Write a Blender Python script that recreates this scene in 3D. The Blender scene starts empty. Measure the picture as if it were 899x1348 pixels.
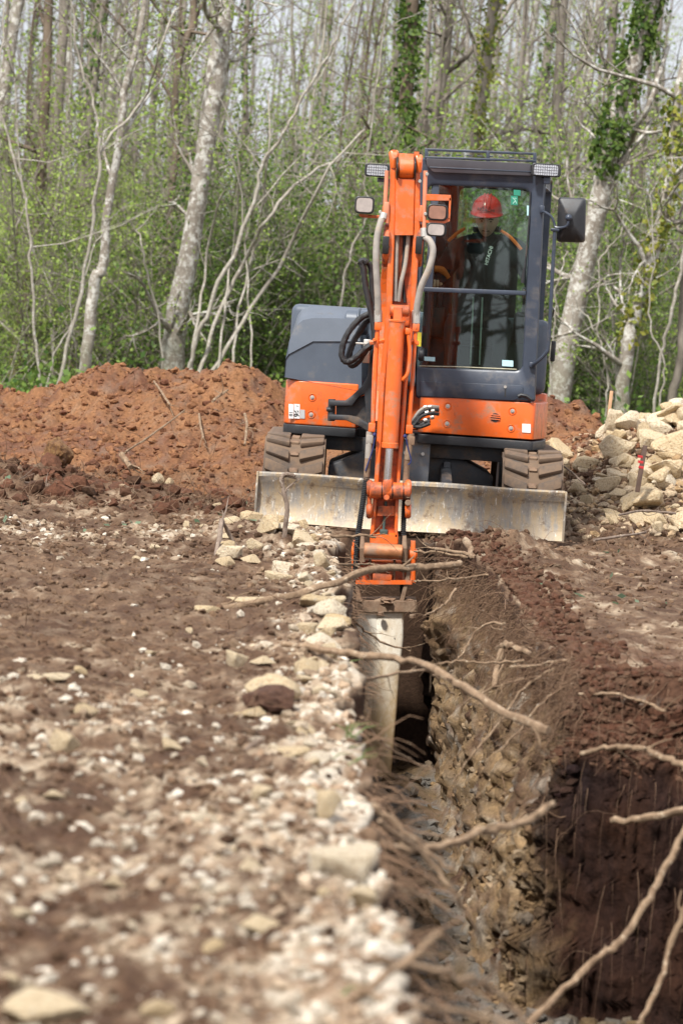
import bpy, bmesh, math, random
import numpy as np
from mathutils import Vector, Matrix, Euler

# ------------------------------------------------------------------ camera, sky, sun, exposure
SC = bpy.context.scene
COL = SC.collection
FPX, EYE, ROLL = 4850.0, 1.35, math.radians(3.8)
PITCH = math.atan((674 - 428) / FPX)
cam_data = bpy.data.cameras.new('camera')
cam = bpy.data.objects.new('camera', cam_data)
COL.objects.link(cam)
SC.camera = cam
cam_data.sensor_fit = 'HORIZONTAL'
cam_data.sensor_width = 24.0
cam_data.lens = FPX / 899.0 * 24.0
cam_data.clip_start, cam_data.clip_end = 0.5, 1500.0
cam_data.dof.use_dof = True
cam_data.dof.focus_distance = 23.6
cam_data.dof.aperture_fstop = 5.0
_F = Vector((0, math.cos(PITCH), -math.sin(PITCH)))
_U0 = Vector((0, math.sin(PITCH), math.cos(PITCH)))
_R0 = Vector((1, 0, 0))
_R = _R0 * math.cos(ROLL) + _U0 * math.sin(ROLL)
_U = -_R0 * math.sin(ROLL) + _U0 * math.cos(ROLL)
cam.matrix_world = Matrix(((_R.x, _U.x, -_F.x, 0), (_R.y, _U.y, -_F.y, 0), (_R.z, _U.z, -_F.z, EYE), (0, 0, 0, 1)))

SUN_EL, SUN_AZ = math.radians(52), math.radians(-150)     # azimuth from +Y, negative = towards -X
w = bpy.data.worlds.new('World'); SC.world = w; w.use_nodes = True
nt = w.node_tree; nt.nodes.clear()
sky = nt.nodes.new('ShaderNodeTexSky'); sky.sky_type = 'NISHITA'; sky.sun_disc = False
sky.sun_elevation = SUN_EL; sky.sun_rotation = SUN_AZ; sky.air_density = 1.0; sky.dust_density = 3.0
tc = nt.nodes.new('ShaderNodeTexCoord')
cn = nt.nodes.new('ShaderNodeTexNoise'); cn.inputs['Scale'].default_value = 2.2; cn.inputs['Detail'].default_value = 6
cr = nt.nodes.new('ShaderNodeValToRGB'); cr.color_ramp.elements[0].position = 0.25; cr.color_ramp.elements[1].position = 0.52
mx = nt.nodes.new('ShaderNodeMix'); mx.data_type = 'RGBA'
mx.inputs[7].default_value = (11.2, 11.4, 12.4, 1)          # thin bright cloud in the sky texture's own units
bg = nt.nodes.new('ShaderNodeBackground'); bg.inputs['Strength'].default_value = 0.072
wo = nt.nodes.new('ShaderNodeOutputWorld')
nt.links.new(tc.outputs['Generated'], cn.inputs['Vector']); nt.links.new(cn.outputs['Fac'], cr.inputs['Fac'])
nt.links.new(cr.outputs['Color'], mx.inputs[0]); nt.links.new(sky.outputs['Color'], mx.inputs[6])
nt.links.new(mx.outputs[2], bg.inputs['Color']); nt.links.new(bg.outputs[0], wo.inputs['Surface'])
sl = bpy.data.lights.new('sun', 'SUN'); sl.energy = 4.2; sl.angle = math.radians(6); sl.color = (1.0, 0.975, 0.93)
so = bpy.data.objects.new('sun', sl); COL.objects.link(so)
_sd = Vector((math.sin(SUN_AZ) * math.cos(SUN_EL), math.cos(SUN_AZ) * math.cos(SUN_EL), math.sin(SUN_EL)))
so.rotation_euler = (-_sd).to_track_quat('-Z', 'Y').to_euler(); so.location = _sd * 60
SC.view_settings.view_transform = 'Standard'; SC.view_settings.look = 'None'
SC.view_settings.exposure = 0.64; SC.view_settings.gamma = 1.0
SC.render.engine = 'CYCLES'
SC.cycles.max_bounces = 8; SC.cycles.transparent_max_bounces = 16

# ------------------------------------------------------------------ survey helpers: photo pixels (899 wide) to metres
def ray(u, v):
    return _F + _R * ((u - 449.5) / FPX) - _U * ((v - 674) / FPX)
def P(u, v, Y):
    r = ray(u, v); k = Y / r.y
    return Vector((r.x * k, Y, EYE + r.z * k))
def G(u, v, z=0.0):
    r = ray(u, v); k = (z - EYE) / r.z
    return Vector((r.x * k, r.y * k, z))
class Frame:
    """A machine-fixed frame: metres, x across, y back, z up."""
    def __init__(s, o, yaw):
        s.M = Matrix.Translation(o) @ Matrix.Rotation(yaw, 4, 'Z'); s.I = s.M.inverted()
    def p(s, u, v, y):
        a = s.I @ Vector((0, 0, EYE)); d = s.I.to_3x3() @ ray(u, v)
        return a + d * ((y - a.y) / d.y)

# ------------------------------------------------------------------ noise
class Noise:
    def __init__(s, seed):
        r = np.random.RandomState(seed)
        s.p = np.tile(r.permutation(256), 3)
        g = r.normal(size=(256, 3)); s.g = g / np.linalg.norm(g, axis=1)[:, None]
    def __call__(s, x, y, z):
        x, y, z = np.broadcast_arrays(np.asarray(x, float), np.asarray(y, float), np.asarray(z, float))
        i, j, k = np.floor(x).astype(np.int64), np.floor(y).astype(np.int64), np.floor(z).astype(np.int64)
        fx, fy, fz = x - i, y - j, z - k
        u, v, q = (t * t * t * (t * (t * 6 - 15) + 10) for t in (fx, fy, fz))
        out = 0.0
        for a in (0, 1):
            pa = s.p[(i + a) & 255]; wa = u if a else 1 - u
            for b in (0, 1):
                pb = s.p[pa + ((j + b) & 255)]; wb = wa * (v if b else 1 - v)
                for c in (0, 1):
                    g = s.g[s.p[pb + ((k + c) & 255)]]
                    out = out + wb * (q if c else 1 - q) * (g[..., 0] * (fx - a) + g[..., 1] * (fy - b) + g[..., 2] * (fz - c))
        return out * 1.6
    def fbm(s, x, y, z, o=4, gain=0.5):
        t, a, f = 0.0, 1.0, 1.0
        for n in range(o):
            t = t + a * s(x * f + 17 * n, y * f + 31 * n, z * f); a *= gain; f *= 2.03
        return t
N1, N2, N3, N4 = Noise(1), Noise(2), Noise(3), Noise(4)
def sst(a, b, x):
    t = np.clip((np.asarray(x, float) - a) / (b - a), 0, 1); return t * t * (3 - 2 * t)

# ------------------------------------------------------------------ materials
def lin(r, g, b):
    f = lambda c: (c / 255 / 12.92) if c <= 10.3 else ((c / 255 + 0.055) / 1.055) ** 2.4
    return (f(r), f(g), f(b), 1)
class NT:
    def __init__(s, name):
        s.m = bpy.data.materials.new(name); s.m.use_nodes = True; s.t = s.m.node_tree; s.t.nodes.clear()
        s.out = s.n('ShaderNodeOutputMaterial'); s.b = s.n('ShaderNodeBsdfPrincipled'); s.l(s.b.outputs[0], s.out.inputs['Surface'])
    def n(s, k, **kw):
        n = s.t.nodes.new(k)
        for a, v in kw.items(): setattr(n, a, v)
        return n
    def l(s, a, b): s.t.links.new(a, b)
    def coords(s):
        return s.n('ShaderNodeTexCoord').outputs['Object']
    def noise(s, scale, detail=4, vec=None, rough=0.6, dist=0.0):
        n = s.n('ShaderNodeTexNoise'); n.inputs['Scale'].default_value = scale; n.inputs['Detail'].default_value = detail
        n.inputs['Roughness'].default_value = rough; n.inputs['Distortion'].default_value = dist
        s.l(vec if vec is not None else s.coords(), n.inputs['Vector']); return n.outputs['Fac']
    def scaled(s, sx, sy, sz):
        m = s.n('ShaderNodeMapping'); m.inputs['Scale'].default_value = (sx, sy, sz); s.l(s.coords(), m.inputs['Vector']); return m.outputs[0]
    def ramp(s, fac, stops):
        r = s.n('ShaderNodeValToRGB'); e = r.color_ramp.elements
        while len(e) < len(stops): e.new(0.5)
        for k, (p, c) in enumerate(stops):
            e[k].position = p; e[k].color = c if isinstance(c, tuple) else (c, c, c, 1)
        s.l(fac, r.inputs[0]); return r.outputs[0]
    def mix(s, fac, a, b, mode='MIX'):
        m = s.n('ShaderNodeMix', data_type='RGBA', blend_type=mode)
        for sock, v in ((m.inputs[0], fac), (m.inputs[6], a), (m.inputs[7], b)):
            if isinstance(v, (int, float)): sock.default_value = v
            elif isinstance(v, tuple): sock.default_value = v
            else: s.l(v, sock)
        return m.outputs[2]
    def math(s, op, a, b):
        m = s.n('ShaderNodeMath', operation=op)
        for sock, v in zip(m.inputs, (a, b)):
            if isinstance(v, (int, float)): sock.default_value = v
            else: s.l(v, sock)
        return m.outputs[0]
    def bump(s, h, strength, dist=0.01, normal=None):
        b = s.n('ShaderNodeBump'); b.inputs['Strength'].default_value = strength; b.inputs['Distance'].default_value = dist
        s.l(h, b.inputs['Height'])
        if normal is not None: s.l(normal, b.inputs['Normal'])
        return b.outputs[0]
    def set(s, color=None, rough=None, metal=None, normal=None, **kw):
        for k, v in (('Base Color', color), ('Roughness', rough), ('Metallic', metal), ('Normal', normal)):
            if v is None: continue
            if isinstance(v, (int, float, tuple)): s.b.inputs[k].default_value = v
            else: s.l(v, s.b.inputs[k])
        for k, v in kw.items(): s.b.inputs[k.replace('_', ' ')].default_value = v
        return s.m
def c4(r, g, b): return (r, g, b, 1)
def plain(name, c, rough=0.5, metal=0.0, var=0.25, scale=12, bump=0.15, bscale=60, dirt=None, dirt_amt=0.5, dirt_scale=5, scuff=None, **kw):
    """A painted or bare surface: uneven tone, fine relief and a patchy film of dirt."""
    t = NT(name); f = t.noise(scale, 5)
    d = tuple(x * (1 - var) for x in c[:3]) + (1,); l = tuple(min(1, x * (1 + var * 0.6)) for x in c[:3]) + (1,)
    col = t.ramp(f, [(0.3, d), (0.7, l)])
    rg = rough
    if dirt:
        df = t.ramp(t.noise(dirt_scale, 8, rough=0.72), [(0.62 - dirt_amt * 0.35, 0.0), (0.74 - dirt_amt * 0.2, 1.0)])
        col = t.mix(t.math('MULTIPLY', df, 0.85), col, dirt)
        rg = t.ramp(df, [(0, rough), (1, min(1, rough + 0.35))])
    if scuff: col = t.mix(t.ramp(t.noise(21, 8, t.scaled(1.4, 1.4, .7), .8, .6), [(.605, 0.0), (.65, .8)]), col, scuff)
    nrm = t.bump(t.noise(bscale, 4), bump, 0.004) if bump else None
    return t.set(col, rg, metal, nrm, **kw)

# ------------------------------------------------------------------ mesh building
def rot_to(d):
    return Vector(d).to_track_quat('Z', 'Y').to_matrix().to_4x4()
class MB:
    """Collects shapes in world metres and links them as ONE mesh object."""
    def __init__(s, M=None):
        s.v, s.f, s.mi, s.sm = [], [], [], []; s.M = M or Matrix.Identity(4); s.slot = 0
    def add(s, vs, fs, smooth=True):
        o = len(s.v); s.v.extend(s.M @ Vector(v) for v in vs)
        for f in fs: s.f.append([o + i for i in f]); s.mi.append(s.slot); s.sm.append(smooth)
        return s
    def bm(s, b, smooth=True):
        b.verts.index_update()
        s.add([v.co.copy() for v in b.verts], [[v.index for v in f.verts] for f in b.faces], smooth); b.free(); return s
    def box(s, c, d, R=None, bev=0.01, seg=2):
        b = bmesh.new(); bmesh.ops.create_cube(b, size=1)
        bmesh.ops.scale(b, verts=b.verts, vec=d)
        if bev: bmesh.ops.bevel(b, geom=list(b.edges), offset=min(bev, min(d) * 0.45), segments=seg, profile=0.5, affect='EDGES')
        M = Matrix.Translation(c) @ (R.to_4x4() if R else Matrix.Identity(4)); bmesh.ops.transform(b, matrix=M, verts=b.verts)
        return s.bm(b)
    def box2(s, a, b, bev=0.01, seg=2):
        a, b = Vector(a), Vector(b); d = b - a
        return s.box((a + b) / 2, (abs(d.x), abs(d.y), abs(d.z)), None, bev, seg)
    def prism(s, poly, a, b, axis='y', bev=0.008, seg=2):
        """poly in the plane across AXIS, extruded from a to b. axis y: (x,z); x: (y,z); z: (x,y)."""
        mk = {'y': lambda p, t: (p[0], t, p[1]), 'x': lambda p, t: (t, p[0], p[1]), 'z': lambda p, t: (p[0], p[1], t)}[axis]
        q = bmesh.new(); n = len(poly)
        va = [q.verts.new(mk(p, a)) for p in poly]; vb = [q.verts.new(mk(p, b)) for p in poly]
        q.faces.new(va); q.faces.new(vb[::-1])
        for i in range(n): q.faces.new((va[i], vb[i], vb[(i + 1) % n], va[(i + 1) % n]))
        bmesh.ops.recalc_face_normals(q, faces=q.faces)
        if bev: bmesh.ops.bevel(q, geom=list(q.edges), offset=bev, segments=seg, profile=0.5, affect='EDGES', clamp_overlap=True)
        return s.bm(q)
    def loft(s, loops, caps=True, closed=False, smooth=True):
        """loops: equal-length closed rings of points."""
        n = len(loops[0]); vs = [p for l in loops for p in l]; fs = []
        m = len(loops)
        for i in range(m if closed else m - 1):
            a, b = i * n, ((i + 1) % m) * n
            for j in range(n): k = (j + 1) % n; fs.append((a + j, a + k, b + k, b + j))
        if caps and not closed: fs.append(tuple(range(n))[::-1]); fs.append(tuple(range((m - 1) * n, m * n)))
        return s.add(vs, fs, smooth)
    def strip(s, rows, bev=0.006):
        """rows: (left point, right point, depth) lofted downwards as a bevelled plate of real thickness."""
        loops = []
        for a, b, d in rows:
            a, b = Vector(a), Vector(b); e = min(bev, (b - a).length * 0.3); x = (b - a).normalized() * e; y = Vector((0, e, 0)); D = Vector((0, d, 0))
            loops.append([a + y, a + x, b - x, b + y, b + D - y, b + D - x, a + D + x, a + D - y])
        return s.loft(loops, smooth=False)
    def tube(s, pts, r, n=8, caps=True, sub=0, wob=0.0, seed=0):
        pts = [Vector(p) for p in pts]
        rs = list(r) if isinstance(r, (list, tuple)) else [r] * len(pts)
        if sub: pts, rs = smooth_path(pts, rs, sub)
        rnd = random.Random(seed); loops = []; up = None
        for i, p in enumerate(pts):
            t = (pts[min(i + 1, len(pts) - 1)] - pts[max(i - 1, 0)]).normalized()
            if up is None: up = t.orthogonal().normalized()
            up = (up - t * up.dot(t)).normalized(); sd = t.cross(up)
            loops.append([p + (up * math.cos(a) + sd * math.sin(a)) * rs[i] * (1 + wob * rnd.uniform(-1, 1)) for a in (2 * math.pi * k / n for k in range(n))])
        return s.loft(loops, caps)
    def cyl(s, a, b, r, n=20, bev=0.0, r2=None):
        a, b = Vector(a), Vector(b); d = (b - a); L = d.length; d.normalize(); r2 = r if r2 is None else r2
        if bev: return s.tube([a, a + d * 1e-4, a + d * bev, b - d * bev, b - d * 1e-4, b], [r - bev, r - bev, r, r2, r2 - bev, r2 - bev], n)
        return s.tube([a, b], [r, r2], n)
    def ball(s, c, r, sub=2):
        b = bmesh.new(); bmesh.ops.create_icosphere(b, subdivisions=sub, radius=1)
        r = r if isinstance(r, (tuple, list, Vector)) else (r, r, r)
        for v in b.verts: v.co = Vector((v.co.x * r[0], v.co.y * r[1], v.co.z * r[2])) + Vector(c)
        return s.bm(b)
    def build(s, name, mat, parent=None, at=None, kind=None, label=None, sharp=True):
        base = at if at is not None else (parent['_o'] if parent is not None and '_o' in parent else (0, 0, 0))
        base = Vector(base); me = bpy.data.meshes.new(name)
        me.from_pydata([v - base for v in s.v], [], s.f)
        for m in (mat if isinstance(mat, (list, tuple)) else [mat]): me.materials.append(m)
        me.polygons.foreach_set('material_index', s.mi); me.polygons.foreach_set('use_smooth', s.sm)
        if sharp and any(s.sm):
            try: me.set_sharp_from_angle(angle=math.radians(38))
            except Exception: pass
        me.update()
        return link(name, me, parent, at=base if parent is None else None, base=base, kind=kind, label=label)
def link(name, me, parent=None, at=None, base=None, kind=None, label=None):
    o = bpy.data.objects.new(name, me); COL.objects.link(o)
    if parent is not None: o.parent = parent
    elif at is not None: o.location = at
    o['_o'] = tuple(base) if base is not None else (0.0, 0.0, 0.0)
    if kind: o['kind'] = kind
    if label: o['label'] = label
    return o
def smooth_path(pts, rs, sub):
    out, ro = [], []
    n = len(pts)
    for i in range(n - 1):
        p0, p1, p2, p3 = pts[max(i - 1, 0)], pts[i], pts[i + 1], pts[min(i + 2, n - 1)]
        for k in range(sub):
            t = k / sub
            out.append(0.5 * ((2 * p1) + (p2 - p0) * t + (2 * p0 - 5 * p1 + 4 * p2 - p3) * t * t + (3 * p1 - p0 - 3 * p2 + p3) * t ** 3))
            ro.append(rs[i] * (1 - t) + rs[i + 1] * t)
    out.append(pts[-1]); ro.append(rs[-1]); return out, ro
def tag(o, label=None, cat=None, group=None, kind=None):
    for k, v in (('label', label), ('category', cat), ('group', group), ('kind', kind)):
        if v: o[k] = v
    return o
def empty(name, loc, label, cat, group=None):
    o = bpy.data.objects.new(name, None); COL.objects.link(o); o.location = loc; o.empty_display_size = 0.3
    o['_o'] = tuple(loc); return tag(o, label, cat, group)
def np_mesh(name, V, F, mats, mat_idx=None, smooth=False, cols=None):
    """Fast mesh from arrays; F is an (n,3) or (n,4) array."""
    me = bpy.data.meshes.new(name); V = np.asarray(V, np.float32); F = np.asarray(F, np.int32); k = F.shape[1]
    me.vertices.add(len(V)); me.vertices.foreach_set('co', V.ravel())
    me.loops.add(F.size); me.loops.foreach_set('vertex_index', F.ravel())
    me.polygons.add(len(F)); me.polygons.foreach_set('loop_start', np.arange(0, F.size, k, dtype=np.int32))
    for m in mats: me.materials.append(m)
    if mat_idx is not None: me.polygons.foreach_set('material_index', np.asarray(mat_idx, np.int32))
    me.polygons.foreach_set('use_smooth', np.full(len(F), smooth))
    if cols is not None:
        a = me.color_attributes.new('tone', 'FLOAT_COLOR', 'POINT')
        a.data.foreach_set('color', np.concatenate([cols, np.ones((len(cols), 1))], 1).astype(np.float32).ravel())
    me.update(calc_edges=True); me.validate(); return me
# ------------------------------------------------------------------ the ground: one sheet with the trench cut into it
LX = lambda Y: np.interp(Y, [4, 7.14, 8.2, 9.5, 11.45, 14.5, 17.6, 22.4, 24], [.20, .20, .17, .135, .10, .06, .02, -.03, -.05])
RX = lambda Y: np.interp(Y, [4, 14.9, 15.5, 17, 20.5, 21.7, 22.6, 24], [1.0, 1.0, 1.0, .92, .87, .76, .60, .52])
def bump2(X, Y, x, y, rx, ry, h): return h * np.exp(-((X - x) / rx) ** 2 - ((Y - y) / ry) ** 2)
def crest(X): return np.interp(X, [-9, -3.6, -2.8, -2.4, -1.98, -1.4, -.74, 0, 1.2, 1.8, 2.1, 2.6, 3.5, 9], [.2, .4, .54, .6, .76, .85, .76, .7, .66, .76, .66, .45, .35, .2])
def height(X, Y, fine=True):
    X, Y = np.broadcast_arrays(np.asarray(X, float), np.asarray(Y, float))
    z = 0.05 * N1.fbm(X * .7, Y * .45, 0 * X, 3)
    toe = 27.3 + .5 * N2(X * .9, 0 * X, 3.3); t = np.clip((Y - toe) / 3.0, 0, 1)
    md = t ** .85 * (1 - sst(30.8, 34.5, Y)); z = z + crest(X) * md
    z = z + bump2(X, Y, 2.65, 27.5, 1.05, 1.35, .80) + bump2(X, Y, -2.5, 26.0, .7, 1.0, .2) + bump2(X, Y, -.40, 22.4, .38, .7, .13)
    z = z + bump2(X, Y, 1.0, 22.2, .35, 1.0, .10) + bump2(X, Y, -1.3, 25.6, .5, .9, .08)
    lipn = np.exp(-((X - LX(Y) + .15) / .28) ** 2) * sst(24, 22.5, Y); z = z + lipn * (.05 * N3.fbm(X * 3.2, Y * 2.2, 0 * X + 2, 3) + .02 * np.abs(N2.fbm(X * 11, Y * 7, 0 * X, 2)))
    z = z + bump2(X, Y, -.12, 17.5, .22, 2.5, .05) + bump2(X, Y, -.1, 8.6, .3, 1.5, .05)
    far = sst(36, 52, Y); z = z + far * (.15 + .004 * np.clip(Y - 52, 0, 200)) + far * .2 * N1.fbm(X * .1, Y * .1, 0 * X + 5, 3)
    if fine:
        near = 1 - sst(33, 37, Y); flat = 1 - .45 * sst(1.1, 1.5, X) * (1 - sst(22, 26, Y))
        z = z + near * flat * (.030 * N2.fbm(X * 4, Y * 3, 0 * X, 3) + .022 * np.abs(N3.fbm(X * 9, Y * 6, 0 * X, 3)) + .010 * N4.fbm(X * 26, Y * 18, 0 * X, 2))
        z = z + md * (.16 * N3.fbm(X * 1.6, Y * 1.3, 0 * X, 4) + .075 * np.abs(N1.fbm(X * 4, Y * 3, 0 * X, 4)))
        rough = bump2(X, Y, -2.3, 25.8, 1.2, 1.4, 1) + bump2(X, Y, .95, 22.3, .45, 1.1, 1) + bump2(X, Y, 2.3, 25.4, 1.0, .7, .8)
        z = z + rough * .10 * N4.fbm(X * 5, Y * 5, 0 * X, 3)
    return z
BROWN, LBROWN, CHALK, WHITE = (np.array(c) for c in ((.086, .048, .029), (.190, .118, .071), (.44, .35, .245), (.68, .61, .50)))
RED, DRED, TAN, GREY, GRN = (np.array(c) for c in ((.225, .108, .050), (.088, .038, .022), (.29, .190, .098), (.33, .30, .26), (.06, .085, .028)))
def chalkiness(X, Y):
    d = LX(Y) - X
    a = .78 * np.exp(-(d / .27) ** 2) * (d > -.1) * sst(24.4, 23, Y) + .18 * sst(13.5, 8.5, Y) + .20 * sst(16, 12, Y)
    a = a + .42 * np.exp(-((Y - 22.4) / 1.1) ** 2) * sst(-.2, -.5, X) - .3 * np.exp(-((Y - 17.5) / 2.5) ** 2) * sst(-.35, -.6, X)
    return np.where(X < LX(Y) + .05, a, .0)
def mixc(a, b, m): return a + (b - a) * np.clip(m, 0, 1)[..., None]
def soil_colour(X, Y, Z):
    n1 = N1.fbm(X * 2.2, Y * 1.3, Z * 2, 4); n2 = N2.fbm(X * 9, Y * 5, Z * 9, 4); n3 = N3.fbm(X * 28, Y * 16, Z * 28, 3)
    c = mixc(BROWN + 0 * X[..., None], LBROWN, .38 + .55 * n1 + .5 * n2 + .25 * n3)
    c = mixc(c, DRED * 1.25, sst(.9, 1.5, X) * sst(17.5, 14.8, Y) * (.6 + .4 * n1))
    m = chalkiness(X, Y) + .55 * n1 + .65 * n2 + .35 * n3 - .40
    c = mixc(c, mixc(LBROWN * 1.35 + 0 * X[..., None], CHALK, .5 + .6 * n2), sst(-.25, .55, m)); c = mixc(c, WHITE, .8 * sst(.50, 1.0, m + .2 * n3))
    red = sst(26.7, 27.8, Y + .5 * n1) * (1 - sst(33, 36, Y))
    c = mixc(c, mixc(RED * 1.0 + 0 * X[..., None], DRED * 1.5, .30 + .6 * n2 + .4 * n3 + .9 * n1), red)
    c = mixc(c, CHALK * .75, bump2(X, Y, 2.5, 27, .9, 1.3, .75) + .3 * n2)
    g = sst(34.5, 37, Y + n1); c = mixc(c, mixc(GRN + 0 * X[..., None], BROWN, .4 + .8 * n1), g)
    return c
GEO = {}
def build_ground():
    lo = np.concatenate([np.arange(0, 3.3, .017), 3.3 + np.cumsum(.03 * 1.28 ** np.arange(27))])
    zs = 1.38
    k_l, k_f, k_r = 34, 16, 76
    Y = [5.4]
    while Y[-1] < 24.2:
        y = Y[-1]
        Y.append(y + (.0042 if 14.35 < y < 15.25 and False else .021 * (y / 7) ** 1.25))
    Y = np.array(Y); step = np.linspace(14.10, 14.90, 210); Y = np.concatenate([Y[(Y < 14.09)], step, Y[Y > 14.91]])
    Y = np.concatenate([Y, np.arange(Y[-1] + .06, 35.5, .06), 35.5 + np.cumsum(.2 * 1.13 ** np.arange(44))])
    nY = len(Y); Yc = Y[:, None]
    dn = sst(23.75, 23.3, Y)[:, None]                      # trench depth fades to nothing under the blade
    xl = (LX(Y) + .10 * N1.fbm(Y * 1.5, 0 * Y, 0 * Y + 7, 3) + .045 * N2.fbm(Y * 7, 0 * Y, 0 * Y, 3))[:, None]
    xr0 = (RX(Y) + .04 * N3.fbm(Y * 1.9, 0 * Y, 0 * Y + 3, 3) + .02 * N2.fbm(Y * 8, 0 * Y, 0 * Y + 9, 2))[:, None]
    pit = lambda d: 1.7 * np.clip((14.85 + .60 * np.clip(1 - d / .34, 0, 1) ** 1.5 - Yc) / (.62 + .25 * np.clip(1 - d / .34, 0, 1)), 0, 1) ** 1.7
    XL = xl - lo[::-1][None, :]; ZL = height(XL, Yc)
    zl = ZL[:, -1:]
    t = np.linspace(0, 1, k_l + 2)[1:-1][None, :]
    dW = t * zs
    Xwl = xl + .10 * t + (.05 * N4.fbm(Yc * 3 + 0 * t, 0 * t + 0 * Yc, dW * 5 + 0 * Yc, 4)) * dn * np.minimum(1, t * 5) - .05 * np.sin(np.pi * t)
    Zwl = zl * (1 - t) - dW * dn
    xr_top = xr0 + pit(np.zeros((1, 1)))
    XR = xr_top + lo[None, :]; ZR = height(XR, Yc) - .32 * np.exp(-(lo[None, :] / .18) ** 2) * sst(14.9, 14.3, Yc) * 0
    zr = ZR[:, :1]
    t2 = np.linspace(0, 1, k_r + 2)[1:-1][None, :]; d2 = t2 * zs
    ridge = lambda f, g, s_: np.abs(N3(Yc * f + 0 * t2, s_ + 0 * t2 + 0 * Yc, d2 * g + 0 * Yc))
    rmask = sst(-.25, .45, N2.fbm(Yc * 1.4 + 0 * t2, 0 * t2 + 0 * Yc + 11, d2 * 2.2 + 0 * Yc, 3))
    wob = (rmask * (.05 * ridge(5, 9, 1.) + .03 * ridge(13, 17, 4.)) + .03 * ridge(2.6, 4, 6.) - .045 * np.abs(N4.fbm(Yc * 4 + 0 * t2, 0 * t2 + 0 * Yc + 8, d2 * 5 + 0 * Yc, 3)) + .075 * N2.fbm(Yc * 1.8 + 0 * t2, 0 * t2 + 0 * Yc, d2 * 3 + 0 * Yc, 4) + .03 * np.abs(N3.fbm(Yc * 7 + 0 * t2, 0 * t2 + 0 * Yc, d2 * 9 + 0 * Yc, 3)) + .012 * N1.fbm(Yc * 22 + 0 * t2, 0 * t2 + 0 * Yc, d2 * 26 + 0 * Yc, 2))
    ease = np.minimum(1, t2 * 6) * dn
    Xwr = xr0 + pit(d2) - (xr0 - .70) * np.clip(t2 * 1.02, 0, 1) ** .9 * .85 - wob * ease + .05 * np.sin(np.pi * np.clip(t2 * 3, 0, 1)) * ease
    Zwr = zr * (1 - t2) - d2 * dn
    a, b = Xwl[:, -1:], Xwr[:, -1:]
    tf = np.linspace(0, 1, k_f)[None, :]
    Xf = a + (b - a) * (tf * .9 + .05); Zf = -zs * dn + dn * (.08 * N1.fbm(Xf * 5, Yc * 3 + 0 * tf, 0 * Xf, 4)) - .01
    X = np.concatenate([XL, Xwl, Xf, Xwr[:, ::-1], XR], 1); Z = np.concatenate([ZL, Zwl, Zf, Zwr[:, ::-1], ZR], 1)
    open_ = dn < .02
    Z = np.where(open_, height(X, Yc + 0 * X), Z)
    nX = X.shape[1]; YY = np.repeat(Yc, nX, 1)
    dep = np.concatenate([0 * XL, dW + 0 * Xwl, 0 * Xf + zs, (d2 + 0 * Xwr)[:, ::-1], 0 * XR], 1)
    side = np.concatenate([np.zeros(XL.shape[1]), np.ones(k_l), np.full(k_f, 2), np.full(k_r, 3), np.zeros(XR.shape[1])])[None, :] + 0 * X
    face = (YY > 13.9) & (YY < 14.95) & (side == 3)        # the bank that ends the widened part, scraped by the bucket teeth
    streak = .026 * N4.fbm(X * 34, Z * 1.6, 0 * X, 3) + .04 * N2.fbm(X * 5, Z * 3, 0 * X, 3) + .008 * N1.fbm(X * 60, 0 * X, Z * 40, 2)
    YY = YY - np.where(face, streak, 0)
    slope = sst(14.05, 14.4, YY) * sst(15.9, 15.1, YY) * ((side == 3) | ((side == 0) & (X > .5))) * sst(.62, .95, X)
    YY = YY + slope * (.16 * N1.fbm(X * 2.3, Z * 1.6, 0 * X + 4, 3) * (.45 + .55 * sst(.6, .2, dep)) + .05 * N2.fbm(X * 8, Z * 8, YY * 2, 3) * sst(.5, .2, dep))
    Z = Z + slope * sst(1.3, .2, dep) * (.09 * N3.fbm(X * 3, YY * 3, 0 * X + 1, 3) + .035 * np.abs(N4.fbm(X * 9, YY * 9, 0 * X, 3)) - .05)
    C = soil_colour(X, YY, Z)
    n1 = N1.fbm(X * 3, YY * 2, Z * 3, 4); n2 = N2.fbm(X * 12, YY * 8, Z * 12, 3); n3 = N3.fbm(X * 30, YY * 30, Z * 30, 3)
    wall = mixc(TAN * .9 + 0 * X[..., None], CHALK * .8, .15 + .8 * n2 + .3 * n3); wall = mixc(wall, BROWN * 1.1, .30 + 1.1 * n1 + .4 * n3 + .25 * np.sin(Z * 9 + 2 * n1))
    top = sst(.42, .16, dep + .12 * n1); wall = mixc(wall, mixc(BROWN * .8 + 0 * X[..., None], DRED, .3 + .8 * n1), top)
    wall = mixc(wall, WHITE * .7, .40 * sst(.32, .6, n2 * .7 + n1 * .5 + .25 * sst(1.0, 1.3, dep)))
    endf = mixc(np.array((.034, .0145, .0080)) + 0 * X[..., None], BROWN * .18, .35 + .6 * n1 + .5 * .35 * N4.fbm(X * 34, Z * 1.6, 0 * X, 3)); endf = mixc(endf, DRED * 1.1, .85 * sst(.42, .05, dep + .12 * n1))  # end face soil coloured extra dark: the pit's shade is painted in
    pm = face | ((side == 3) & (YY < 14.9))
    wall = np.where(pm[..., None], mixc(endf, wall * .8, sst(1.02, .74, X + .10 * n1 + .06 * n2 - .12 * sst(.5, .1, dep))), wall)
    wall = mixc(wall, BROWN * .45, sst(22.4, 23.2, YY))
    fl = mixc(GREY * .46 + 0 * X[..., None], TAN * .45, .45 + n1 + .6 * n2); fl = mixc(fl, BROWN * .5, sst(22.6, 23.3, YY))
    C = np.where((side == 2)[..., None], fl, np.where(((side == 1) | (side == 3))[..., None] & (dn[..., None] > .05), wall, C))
    wm = (side == 3) & (dn > .95) & (YY > 14.75) & (YY < 22.8); fm = (side == 2) & (dn > .95) & (YY > 9)
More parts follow.
